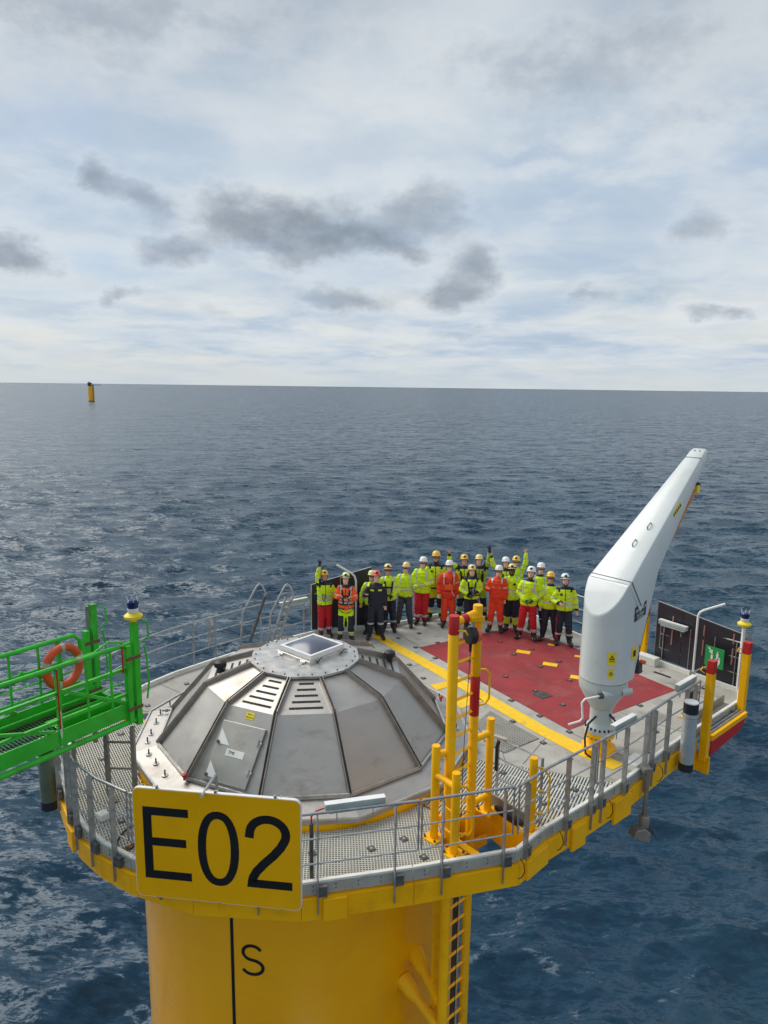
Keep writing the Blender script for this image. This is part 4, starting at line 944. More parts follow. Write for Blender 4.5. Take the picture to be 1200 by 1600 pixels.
# warning labels on the curved back, facing the camera side
def wrap_label(angdeg, z, w, h, nm, pict=True):
    a = R(angdeg); rr = HW + .0035; nrm_ = (cu * math.cos(a) + cv * math.sin(a)); tx = Vector((-nrm_.y, nrm_.x, 0))
    if tx.dot(Vector((1, 0, 0))) < 0: tx = -tx
    b_ = MB(); k_ = 6; vs_ = []
    for i in range(k_ + 1):
        da = (i / k_ - .5) * w / rr; s_ = math.cos(da); q_ = CB + nrm_ * rr * math.cos(da) + tx * rr * math.sin(da)
        vs_ += [q_ + Vector((0, 0, z - h / 2)), q_ + Vector((0, 0, z + h / 2))]
    b_.add(vs_, [(2 * i, 2 * i + 2, 2 * i + 3, 2 * i + 1) for i in range(k_)]); l_ = b_.build(nm, m_ylab, cr)
    o_ = CB + nrm_ * (rr + .004) + Vector((0, 0, z + h * .12)); s_ = w * .34
    b_ = MB(); up_ = Vector((0, 0, 1))
    tri = [(-s_, -s_ * .8), (s_, -s_ * .8), (0, s_)]; q = .62; tri2 = [(-s_ * q, -s_ * .8 * q), (s_ * q, -s_ * .8 * q), (0, s_ * q)]
    vs_ = [o_ + tx * x + up_ * y for x, y in tri + tri2]; b_.add(vs_, [(0, 1, 4, 3), (1, 2, 5, 4), (2, 0, 3, 5)])
    b_.add([o_ + tx * x + up_ * y for x, y in ((-s_ * .1, -s_ * .3), (s_ * .1, -s_ * .3), (s_ * .1, s_ * .3), (-s_ * .1, s_ * .3))], [(0, 1, 2, 3)])
    b_.add([o_ + tx * x + up_ * y for x, y in ((-s_, -s_ * 1.5), (s_, -s_ * 1.5), (s_, -s_ * 1.3), (-s_, -s_ * 1.3))], [(0, 1, 2, 3)])
    b_.build('warning_symbol', m_blkp, l_)
va = math.degrees(math.atan2(-(CB.x) * cv.x - CB.y * cv.y, -CB.x * cu.x - CB.y * cu.y))
wrap_label(va - 16, 1.92, .145, .24, 'warning_label'); wrap_label(va - 16, 1.65, .10, .17, 'warning_label')
# label on the right side of the housing
rs = lambda u, z: CB + cu * u + cv * ((HW - .10 * u) * (1.0 - .06 * max(0, (z - 1.4)) / 2) + .006) + Vector((0, 0, z))
st_ = (cu - cv * .10).normalized(); sn_ = (cv + cu * .10).normalized()
b = MB(); b.frame(rs(.28, 1.92), st_, (0, 0, 1), sn_, .19, .22, .004); lab = b.build('warning_label', m_ylab, cr); b = MB(); b.frame(rs(.28, 1.92) + cv * .004, st_, (0, 0, 1), sn_, .09, .11, .004); b.build('warning_symbol', m_blkp, lab)
pb0 = rs(.42, 2.66); wl = (st_ + Vector((0, 0, .12))).normalized()
b = MB(); b.frame(pb0, wl, (0, 0, 1), sn_, .44, .26, .006); npl = b.build('maker_plate', mat('plate_dark_teal', (.02, .05, .06), .4), cr)
for q_, tx_, sz in ((.05, 'GRANADA', .085), (-.045, 'MATERIAL', .065), (-.10, 'HANDLING', .045)): text_mesh('lettering', tx_, sz, pb0 + Vector((0, 0, q_)) + cv * .006, wl, (0, 0, 1), m_wht, npl)
# yellow capacity label on the boom side
b = MB(); pl0 = CB + cu * 1.62 + cv * .262 + Vector((0, 0, boomz(1.62) - .17)); b.frame(pl0, dirv, nv, cv, .34, .09, .02); lb2 = b.build('warning_label', m_ylab, cr)
b = MB()
for i in range(5): b.frame(pl0 + dirv * (-.13 + .065 * i) + cv * .012, dirv, nv, cv, .03, .06 - .008 * (i % 2), .003)
b.build('warning_symbol', m_blkp, lb2)

#SECTION_RIGHT
# ------------------------------------------------------------------ right side: red-topped posts, step, tube, lights
def sqpost(label, p, z0, z1, w=.135, rz=R(41)):
    t = thing('marker_post', label, 'post', (p[0], p[1], z0), 'yellow posts with red tops')
    b_ = MB(); b_.box((p[0], p[1], (z0 + z1 - .25) / 2), (w, w, z1 - .25 - z0), rz); b_.build('shaft', m_yel, t, bevel=.006)
    b_ = MB(); b_.box((p[0], p[1], z1 - .124), (w + .004, w + .004, .247), rz); b_.build('red_top', m_red, t, bevel=.006)
    b_ = MB(); q_ = Vector((p[0] - .08, p[1] + .02, z1 - .18)); b_.tube([q_, q_ + Vector((-.09, -.02, .05)), q_ + Vector((-.12, -.02, -.02)), q_ + Vector((-.05, -.02, -.07))], .013, 6); b_.build('eye', m_yel, t)
sqpost('yellow square post with red top at the near end of the boarding step', (6.20, 12.62), -.50, 1.52)
sqpost('yellow square post with red top at the far end of the boarding step', (7.50, 13.86), -.22, 1.44)
sqpost('yellow post with red top standing behind the crane', (6.44, 16.62), -.2, 1.36, .12)
st = thing('boarding_step', 'grey slatted boarding step with red panel below between two red-topped posts', 'step', (6.9, 13.2, -.1))
sA, sB = Vector((6.33, 12.70, 0)), Vector((7.52, 13.75, 0)); sdv = (sB - sA).normalized(); snv = Vector((sdv.y, -sdv.x, 0))
for i in range(6):
    b = MB(); q_ = sA - snv * (.04 + .07 * i) + Vector((0, 0, -.03)); b.bar(q_, q_ + sdv * ((sB - sA).length), .045, .03); b.build('slat', m_galv, st)
b = MB(); b.bar(sA + snv * .03 + Vector((0, 0, -.07)), sB + snv * .03 + Vector((0, 0, -.07)), .06, .10); b.build('front_beam', m_yel, st)
b = MB(); b.extr([(-.05, -.42), (1.25, -.33), (1.58, -.12), (-.05, -.12)], sA + snv * .04, sdv, (0, 0, 1), .02); b.build('red_panel', m_red, st)
b = MB(); b.bar(sA - snv * .44 + Vector((0, 0, .09)), sB - snv * .44 + Vector((0, 0, .09)), .03, .18); b.build('kick_plate', m_post, st)
b = MB(); b.frame(sA + sdv * .45 - snv * .62 + Vector((0, 0, .012)), sdv, snv, (0, 0, 1), .45, .2, .02); b.build('tread_marking', m_mark, st)
for i in (.12, .85):
    b = MB(); b.frame(lerp(sA, sB, i) - snv * .18 + Vector((0, 0, -.01)), sdv, snv, (0, 0, 1), .10, .12, .02); b.build('clip', m_dsteel, st)
gt = thing('step_gate', 'small grey gate of two flat uprights and three bars at the boarding step', 'gate', (6.5, 13.1, 0))
gA, gB = sA - snv * .46 + sdv * .02, sA - snv * .40 + sdv * .72
for p in (gA, gB):
    b = MB(); b.bar(p + Vector((0, 0, .05)), p + Vector((0, 0, 1.12)), .09, .02, sdv); b.build('upright', m_galv, gt)
for zz in (1.10, .70, .35): b = MB(); b.cyl(gA + Vector((0, 0, zz)), gB + Vector((0, 0, zz)), .016, n=8); b.build('bar', m_galv, gt)
def rescue_tube(label, p, z0, z1, r, mt, tilt=(0, 0)):
    t = thing('canister', label, 'canister', (p[0], p[1], z0), 'tube canisters hung on the railings')
    T = Vector((tilt[0], tilt[1], 0)); a, c = Vector((p[0], p[1], z0)), Vector((p[0], p[1], z1)) + T; ax = (c - a).normalized(); l = (c - a).length
    b_ = MB(); b_.cyl(a, a + ax * .15, r * 1.03, n=28); b_.build('end_cap', m_scr, t, smooth=40)
    b_ = MB(); b_.cyl(a + ax * .151, a + ax * (l - .19), r, n=28); b_.build('tube', mt, t, smooth=40)
    b_ = MB(); b_.cyl(a + ax * (l - .189), a + ax * l, r * 1.04, n=28); b_.build('end_cap', m_scr, t, smooth=40)
    b_ = MB(); b_.cyl(a + ax * (l + .001), a + ax * (l + .02), r * .98, n=28); b_.build('lid', m_wht, t, smooth=40)
    b_ = MB(); b_.tube([a + ax * (l - .24) + Vector((1.12 * r * math.cos(R(q_)), 1.12 * r * math.sin(R(q_)), 0)) for q_ in range(0, 360, 24)], .011, 6, close=True); b_.build('strap', m_galv, t)
rescue_tube('silver canister with dark caps hung outside the right railing', (5.60, 12.02), -.36, .95, .125, mat('satin_aluminium', (.62, .68, .70), .28, .55, var=.05), (.0, 0))
rescue_tube('grey-green canister under the green gangway at the left railing', (-5.62, 11.00), -.62, .60, .14, mat('grey_green_tube', (.16, .20, .15), .3, .2))
b = MB(); p = Vector((5.92, 12.72, 0)); b.frame(p + Vector((0, 0, .55)), Vector((.76, .65, 0)), (.65, -.76, 0), (0, 0, 1), .34, .02, .62)
b.build('notice_board', m_navy, None, org=tuple(p), tag=('dark navy plate behind the right railing beside the near red-topped post', 'board'), bevel=.01)
# floodlight hanging below the deck edge
flt = thing('floodlight', 'grey floodlight hanging on a pole below the right deck edge', 'floodlight', (4.52, 11.06, -1))
fp = Vector((4.55, 11.12, 0))
b = MB(); b.bar(fp + Vector((0, 0, .16)), fp + Vector((0, 0, -.70)), .055, .055); b.build('pole', m_post, flt)
b = MB(); b.bar(fp + Vector((-.02, .16, .12)), fp + Vector((0, -.02, .12)), .16, .06); b.build('bracket', m_post, flt)
b = MB(); b.lathe(fp + Vector((0, 0, -.92)), [(.05, 0), (.09, .02), (.095, .18), (.07, .22), (.03, .22)], 18); b.build('collar', mat('warm_grey_metal', (.26, .24, .21), .5, .4), flt, smooth=40)
b = MB(); b.extr([(-.16, -.06), (.16, -.12), (.16, .05), (.05, .12), (-.12, .08)], fp + Vector((-.13, -.02, -.98)), (.95, .2, -.2), (.1, .1, 1), .20); b.build('lamp_head', mat('warm_grey_metal', (.26, .24, .21), .5, .4), flt, bevel=.015)
b = MB(); b.frame(fp + Vector((.15, .0, -1.00)), (.8, .3, .45), (-.3, .95, 0), (-.45, -.1, .85), .03, .2, .2); b.build('glass', m_sky_l, flt)
# cable loops on the fascia
for (x, y) in ((1.92, 8.98), (2.62, 9.62), (3.62, 10.44), (4.85, 11.55), (5.62, 12.30)):
    q_ = Vector((x, y, 0)) + Vector((.05, -.05, 0)); b = MB(); b.tube([q_ + Vector((0, 0, .02)), q_ + Vector((.05, -.01, -.06)), q_ + Vector((.07, -.01, -.18)), q_ + Vector((.03, 0, -.28)), q_ + Vector((-.02, .0, -.30))], .007, 5)
    b.build('bonding_cable', m_cable, plat)
def beacon(label, p, z, grp='marine beacon lights'):
    t = thing('beacon_light', label, 'beacon', (p[0], p[1], z), grp)
    b_ = MB(); b_.lathe((p[0], p[1], z), [(.05, 0), (.05, .04), (.135, .06), (.14, .10), (.09, .14), (.06, .15)], 22); b_.build('base', m_ylab, t, smooth=40)
    b_ = MB(); b_.lathe((p[0], p[1], z), [(.075, .151), (.085, .19), (.085, .22)], 18); b_.build('collar', m_wht, t, smooth=40)
    b_ = MB(); b_.lathe((p[0], p[1], z), [(.08, .221), (.09, .32), (.06, .35)], 18); b_.build('lens', m_bluelens, t, smooth=40)
    b_ = MB()
    for i in range(6): a = 2 * PI * i / 6; b_.cyl((p[0] + .075 * math.cos(a), p[1] + .075 * math.sin(a), z + .33), (p[0] + .10 * math.cos(a), p[1] + .10 * math.sin(a), z + .42), .006, .002, 5)
    b_.build('bird_spikes', m_wht, t)
bp = thing('beacon_post', 'white and grey post carrying a yellow beacon at the far right corner', 'post', (7.84, 14.60, 0))
b = MB(); b.bar((7.80, 14.64, -.30), (7.80, 14.64, 1.47), .07, .05); b.build('upright', m_wht, bp); b = MB(); b.bar((7.90, 14.56, -.4), (7.90, 14.56, 1.42), .10, .03); b.build('flat_upright', m_galv, bp)
beacon('yellow marine beacon on the post at the far right corner', (7.80, 14.64), 1.475)
def lamp_post(label, p, pts):
    t = thing('lamp_post', label, 'lamp post', (p[0], p[1], .1)); b_ = MB(); b_.tube([(p[0], p[1], .1)] + pts, .028, 10); b_.build('pole', m_wht, t, smooth=50)
    q_ = Vector(pts[-1]); d = (q_ - Vector(pts[-2])).normalized(); b_ = MB(); b_.bar(q_ - d * .25, q_ + d * .1, .06, .05); b_.build('lamp_head', m_wht, t, bevel=.015)
lamp_post('white bent pole lamp at the middle of the right windscreen', (7.20, 15.52), [(7.20, 15.52, 1.46), (7.23, 15.50, 1.54), (7.30, 15.48, 1.59), (7.64, 15.42, 1.73)])
lamp_post('white bent pole lamp behind the second person from the left', (-.72, 18.22), [(-.72, 18.22, 1.40), (-.76, 18.22, 1.54), (-.84, 18.22, 1.62), (-1.15, 18.22, 1.80)])

# far boarding ladders behind the dome
for (x, lab_) in ((-3.18, 'leaning grey stair stile with looped top behind the dome, left one'), (-2.50, 'leaning grey ladder with looped top behind the dome, right one')):
    t = thing('stair_stile', lab_, 'ladder', (x, 16.55, 0), 'stair stiles behind the dome')
    a, c = Vector((x - .05, 16.45, .35)), Vector((x + .28, 16.75, 1.40))
    w = .07 if x < -3 else .05
    m_ = MB(); m_.bar(a, c, w, .05)
    if x > -3: m_.bar(a - Vector((.14, 0, 0)), c - Vector((.16, 0, 0)), w, .05)
    m_.build('stringer', m_dsteel if x < -3 else m_galv, t)
    m_ = MB(); m_.tube([a - Vector((.22, 0, 0)), a + Vector((-.17, .05, .7)), c + Vector((-.20, 0, .24)), c + Vector((-.13, 0, .32)), c + Vector((-.06, 0, .28)), c + Vector((.02, 0, .10)), c], .026, 8); m_.build('handrail', m_galv, t, smooth=50)
    if x > -3:
        for i in range(6): q_ = lerp(a, c, .12 + .16 * i); m_ = MB(); m_.bar(q_, q_ - Vector((.15, 0, 0)), .05, .02); m_.build('rung', m_galv, t)

#SECTION_GANG
# ------------------------------------------------------------------ green gangway
U = Vector((.577, .817, 0)).normalized(); V = Vector((-U.y, U.x, 0)); T0 = Vector((-3.90, 10.52, 0)); WD = 1.04
gw = thing('gangway', 'bright green access gangway with handrails reaching in from the left', 'gangway', tuple(T0 + Vector((0, 0, 1.3))))
ZF, ZR = 1.36, 2.52; LEN = 6.2
def gp(s_, w_, z_): return T0 - U * s_ + V * w_ + Vector((0, 0, z_))
for w_ in (0, WD):
    b = MB(); b.tube([gp(.06, w_, ZR), gp(LEN, w_, ZR)] if w_ == 0 else [gp(.25, w_, ZR - .55), gp(.25, w_, ZR - .12), gp(.36, w_, ZR), gp(LEN, w_, ZR)], .036, 12); b.build('handrail', m_green, gw, smooth=50)
    for zz in (ZF + .78, ZF + .36):
        b = MB(); b.bar(gp(.1, w_, zz), gp(LEN, w_, zz), .045, .05) if w_ == 0 else b.tube([gp(.3, w_, zz), gp(LEN, w_, zz)], .02, 8); b.build('mid_rail', m_green, gw)
    b = MB(); b.bar(gp(0, w_ , ZF + .09), gp(LEN, w_, ZF + .09), .02, .24); b.build('side_plate', m_green, gw)
    b = MB(); b.tube([gp(.0, w_ - .02, ZF - .10), gp(LEN, w_ - .02, ZF - .10)], .045, 10); b.build('bottom_chord', m_green, gw, smooth=50)
    b = MB(); b.bar(gp(.1, w_ + (.07 if w_ == 0 else -.07), ZF - .02), gp(LEN, w_ + (.07 if w_ == 0 else -.07), ZF - .02), .03, .05); b.build('rusty_rail', m_rust, gw)
    for s_ in ((1.25, 3.1, 5.0) if w_ == 0 else (.62, 2.1, 3.9)):
        b = MB(); b.bar(gp(s_, w_, ZF), gp(s_, w_, ZR - .02), .07, .05, U); b.build('stanchion', m_green, gw)
    for s_ in ((.40, .80) if w_ == 0 else (.95, 1.4)):
        b = MB(); b.bar(gp(s_, w_, ZF + .2), gp(s_, w_, ZR - .02), .032, .028, U); b.build('baluster', m_green, gw)
    b = MB(); b.tube([gp(.2, w_, ZF + .57), gp(LEN, w_, ZF + .57)], .014, 8); b.build('mid_rail', m_green, gw)
    for s_, e_ in ((1.25, .15), (3.1, 1.35), (5.0, 3.2)):
        b = MB(); b.bar(gp(s_, w_ + .005, ZR - .34), gp(e_, w_ + .005, ZF + .22), .05, .04); b.build('diagonal_brace', m_green, gw)
fb = MB()
for i in range(int(LEN / .055)): fb.bar(gp(.06 + .055 * i, .09, ZF), gp(.06 + .055 * i, WD - .09, ZF), .012, .028)
for w_ in (.3, .52, .74): fb.bar(gp(.05, w_, ZF - .02), gp(LEN, w_, ZF - .02), .012, .03)
fb.build('floor_grating', m_dgrn, gw)
b = MB(); b.prism([tuple(gp(s_, w_, 0))[:2] for s_, w_ in ((.08, .34), (.98, .34), (1.08, .42), (1.02, .50), (1.12, .58), (1.02, .66), (1.08, .76), (.08, .78))], ZF + .02, ZF + .032); b.build('ramp_plate', m_lgrn, gw)
b = MB(); b.frame(gp(.55, .30, ZF + .16), U, V, (0, 0, 1), .98, .015, .26); b.build('inner_plate', m_green, gw)
for w_, zt in ((-.03, 2.86), (WD + .03, 2.94)):
    b = MB(); b.bar(gp(-.02, w_, ZF - .18), gp(-.02, w_, zt), .11, .09, U); b.build('end_post', m_green, gw)
    b = MB(); b.bar(gp(.12, w_, ZF - .10), gp(.12, w_, ZR), .10, .08, U); b.build('inner_post', m_green, gw)
    for zz in (ZF + .95, ZF + .12): b = MB(); b.bar(gp(-.08, w_ - .05, zz), gp(.18, w_ - .05, zz), .03, .05); b.build('hinge', m_rust, gw)
    b = MB(); q_ = gp(-.06, w_ - .04, 0); b.tube([q_ + Vector((.05, 0, 2.9)), q_ + Vector((.14, .03, 2.86)), q_ + Vector((.15, .03, 2.62)), q_ + Vector((.06, 0, 2.55))], .016, 8); b.tube([q_ + Vector((.08, 0, 2.5)), q_ + Vector((.11, .02, 2.3)), q_ + Vector((.13, .02, 1.85)), q_ + Vector((.10, 0, 1.6))], .016, 8); b.build('grab_bar', m_green, gw, smooth=50)
b = MB(); b.bar(gp(-.03, -.02, ZF - .02), gp(-.03, WD + .02, ZF - .02), .06, .20); b.build('end_beam', m_green, gw)
b = MB(); b.tube([gp(.16, .02, ZR + .04), gp(.40, .03, ZR + .12), gp(.62, .05, ZR + .02), gp(1.0, .06, ZR + .02), gp(1.3, .04, ZR - .02)], .016, 8); b.build('hose', m_green, gw, smooth=50)
for (s_, w_, zz, h_) in ((.22, 0, ZR - .20, .44), (1.28, -.01, ZR - .45, .9)):
    b = MB(); b.bar(gp(s_, w_ - .05, zz - h_ / 2), gp(s_, w_ - .05, zz + h_ / 2), .02, .02); b.build('red_strap', m_red, gw)
for s_, w_ in ((.9, 0), (1.9, WD), (2.9, 0), (4.2, WD)):
    b = MB(); b.cyl(gp(s_ - .03, w_, ZR), gp(s_ + .03, w_, ZR), .042, n=12); b.build('rope_lashing', m_pink, gw)
for i in range(9):
    p = gp(1.27, -.06, ZF + .50 - .045 * i); b = MB(); pts = [p + (Vector((0, 0, 1)) * math.cos(a) * .028 + (U if i % 2 else V) * math.sin(a) * .014) for a in [2 * PI * j / 8 for j in range(8)]]; b.tube(pts, .005, 5, close=True); b.build('chain_link', m_wht, gw)
lb = thing('lifebuoy', 'faded orange lifebuoy with grey bands hanging inside the green gangway', 'lifebuoy', tuple(gp(1.25, WD - .06, 1.9)))
lc = gp(.62, WD - .10, 2.10)
pts = [lc + U * .28 * math.cos(2 * PI * i / 32) + Vector((0, 0, .31 * math.sin(2 * PI * i / 32))) for i in range(32)]
b = MB(); b.tube(pts, .066, 14, close=True); b.build('ring', m_org, lb, smooth=60)
for a in (20, 90, 160, 250):
    pp = [lc + U * .28 * math.cos(R(a + d_)) + Vector((0, 0, .31 * math.sin(R(a + d_)))) for d_ in (-6, 0, 6)]; b = MB(); b.tube(pp, .070, 14); b.build('band', m_band, lb, smooth=60)
beacon('yellow marine beacon with blue lens on top of the green gangway end post', tuple(gp(-.02, -.03, 0))[:2], 2.87)
# landing frame posts under the gangway tip
lf = thing('landing_frame', 'weathered steel frame standing on the left grating under the gangway tip', 'frame', (-3.9, 10.4, 0))
for p, z1 in (((-3.93, 10.40), 1.17), ((-4.36, 10.42), 1.10)):
    b = MB(); b.bar((p[0], p[1], .01), (p[0], p[1], z1), .08, .06); b.build('post', m_post, lf)
for zz in (.45, .9): b = MB(); b.bar((-3.93, 10.42, zz), (-4.36, 10.42, zz), .025, .03); b.build('cross_bar', m_post, lf)
b = MB(); b.bar(gp(.02, WD + .10, .5), gp(.02, WD + .10, 2.9), .06, .06); b.build('tall_post', m_post, lf)
b = MB(); b.bar(gp(.45, WD + .05, .3), gp(.45, WD + .05, 1.5), .05, .05); b.build('post', m_post, lf)

#SECTION_FAR
# ------------------------------------------------------------------ distant foundation
FX, FY = -389.7, 950.0
ft = thing('distant_foundation', 'small yellow turbine foundation standing in the sea on the left horizon', 'foundation', (FX, FY, SEA))
b = MB(); b.lathe((FX, FY, 0), [(3.6, SEA - 2), (3.6, -2), (3.1, 3.4)], 32); b.build('tower', m_tow, ft, smooth=40)
b = MB(); b.lathe((FX, FY, 0), [(3.9, SEA - 2), (3.9, SEA + 1.2), (3.7, SEA + 1.25)], 32); b.build('splash_zone', m_dsteel, ft)
b = MB(); b.lathe((FX, FY, 0), [(4.3, 3.45), (4.6, 3.8), (4.6, 4.2)], 24); b.build('platform', m_dsteel, ft)
b = MB(); b.box((FX + 8.5, FY, 4.3), (9, 3, .7)); b.build('deck_extension', m_dsteel, ft)
b = MB(); b.ell((FX - 1.5, FY, 6.0), (2.6, 2.6, 2.2)); b.build('cover', m_dsteel, ft); b = MB(); b.bar((FX - 3, FY, 8.2), (FX + 3, FY, 5), 1.0, 1.0); b.build('crane_arm', m_dsteel, ft)
b = MB()
for z in range(-15, 3, 3): b.box((FX + 4.2, FY - 2, z), (1.6, 1.2, 1.2))
b.box((FX + 4.6, FY - 2, -7), (.4, .4, 20)); b.build('ladder', mat('dark_yellow', (.28, .15, .02), .6), ft)

#SECTION_PEOPLE
# ------------------------------------------------------------------ people
def cloth(name, col, rough=.75): return mat(name, col, rough, var=.14, vscale=14, bump=.25, bscale=60)
LIME = cloth('lime_cloth', (.62, .84, .006)); LIMEG = cloth('yellow_lime_cloth', (.70, .80, .008)); OLIVE = cloth('muted_lime_cloth', (.30, .45, .02))  # OLIVE is a darker, greener lime cloth
ORG = cloth('orange_cloth', (.92, .115, .012)); NAVY = cloth('navy_cloth', (.013, .016, .032)); REDC = cloth('red_cloth', (.52, .006, .016))
GREYC = cloth('charcoal_cloth', (.045, .048, .060)); REFL = mat('reflective_tape', (.50, .52, .50), .35, .2, var=.08); BLKC = cloth('black_cloth', (.010, .010, .012))
ORGC = cloth('orange_coverall', (.80, .050, .010)); SKIN = mat('skin', (.68, .39, .27), .55, var=.08); SKIN2 = mat('tanned_skin', (.55, .29, .18), .55, var=.08); SKIND = mat('dark_skin', (.065, .032, .020), .5, var=.1)
HAIR = mat('dark_hair', (.025, .015, .010), .6); HAIRB = mat('brown_hair', (.10, .05, .025), .6); BOOT = mat('black_boot', (.018, .017, .017), .45, var=.2); LENS = mat('dark_lens', (.008, .008, .010), .12)
HY = mat('yellow_helmet', (.85, .50, .03), .3, var=.04, coat=.4); HC = mat('cream_helmet', (.82, .62, .25), .3, var=.04, coat=.4); HW_ = mat('white_helmet', (.80, .80, .78), .3, var=.03, coat=.4)
HR = mat('red_helmet', (.75, .10, .06), .35, var=.04, coat=.3); HL = mat('lime_helmet', (.72, .80, .35), .3, var=.04, coat=.3); TEETH = mat('teeth', (.7, .66, .6), .4); LIPS = mat('lips', (.30, .07, .06), .5); EYE = mat('eye_dark', (.02, .015, .012), .2)

def remeshed(mb, vox, smooth_it=3, noise_amp=0.0, seed=0):
    me = bpy.data.meshes.new('t'); me.from_pydata([tuple(v) for v in mb.v], [], mb.f)
    bm = bmesh.new(); bm.from_mesh(me); bmesh.ops.recalc_face_normals(bm, faces=bm.faces); bm.to_mesh(me); bm.free()
    o = bpy.data.objects.new('t', me); TMPC.objects.link(o)
    r = o.modifiers.new('r', 'REMESH'); r.mode = 'VOXEL'; r.voxel_size = vox; r.use_smooth_shade = True
    if smooth_it: s = o.modifiers.new('s', 'SMOOTH'); s.factor = .5; s.iterations = smooth_it
    dg = bpy.context.evaluated_depsgraph_get(); res = bpy.data.meshes.new_from_object(o.evaluated_get(dg))
    bpy.data.objects.remove(o); bpy.data.meshes.remove(me)
    if noise_amp:
        for v in res.vertices:
            p = v.co; q = Vector((p.x * 9 + seed, p.y * 9, p.z * 22 + seed))
            v.co = v.co + v.normal * (mnoise.noise(q) * noise_amp + mnoise.noise(q * 2.3) * noise_amp * .5)
    return res
TMPC = S.collection
def seg_t(p, a, b):
    d = b - a; t = max(0, min(1, (p - a).dot(d) / d.length_squared)); return (a + d * t - p).length, t
def stack(b, secs, n_=16):
    b.rings([[(cx + rx * math.cos(2 * PI * j / n_), cy + ry * math.sin(2 * PI * j / n_), z) for j in range(n_)] for (cx, cy, z, rx, ry) in secs])
def tubev(b, path, r, n_=10):
    # tube with rounded ends so that voxel remeshing closes well
    P = [Vector(p) for p in path]; b.tube(P, r, n_); b.ell(P[0], (r[0],) * 3, 8, 6); b.ell(P[-1], (r[-1],) * 3, 8, 6)

POSE = {  # (elbow offset, wrist offset) as functions of side s (-1 = image left)
    'down': ((.07, .01, -.28), (.02, -.05, -.25)),
    'relax': ((.09, .02, -.27), (-.02, -.12, -.22)),
    'up': ((.10, -.02, .27), (-.02, -.02, .26)),
    'up_in': ((-.02, -.02, .28), (-.03, .0, .25)),
    'up_out': ((.20, -.02, .16), (.05, -.02, .26)),
    'clap': ((.08, -.05, -.26), (-.11, -.20, .10)),
    'clasp': ((.09, -.02, -.27), (-.19, -.15, -.13)),
    'belly': ((.10, -.02, -.27), (-.17, -.18, -.02)),
    'thumb': ((.10, .0, -.27), (-.02, -.20, .09)),
    'chest': ((.09, -.03, -.26), (-.16, -.16, .15)),
    'reach': ((.16, -.05, -.20), (.18, -.12, .12)),
    'behind': ((.10, .03, -.26), (-.12, .12, -.16)),
}
CAM = Vector((0, 0))
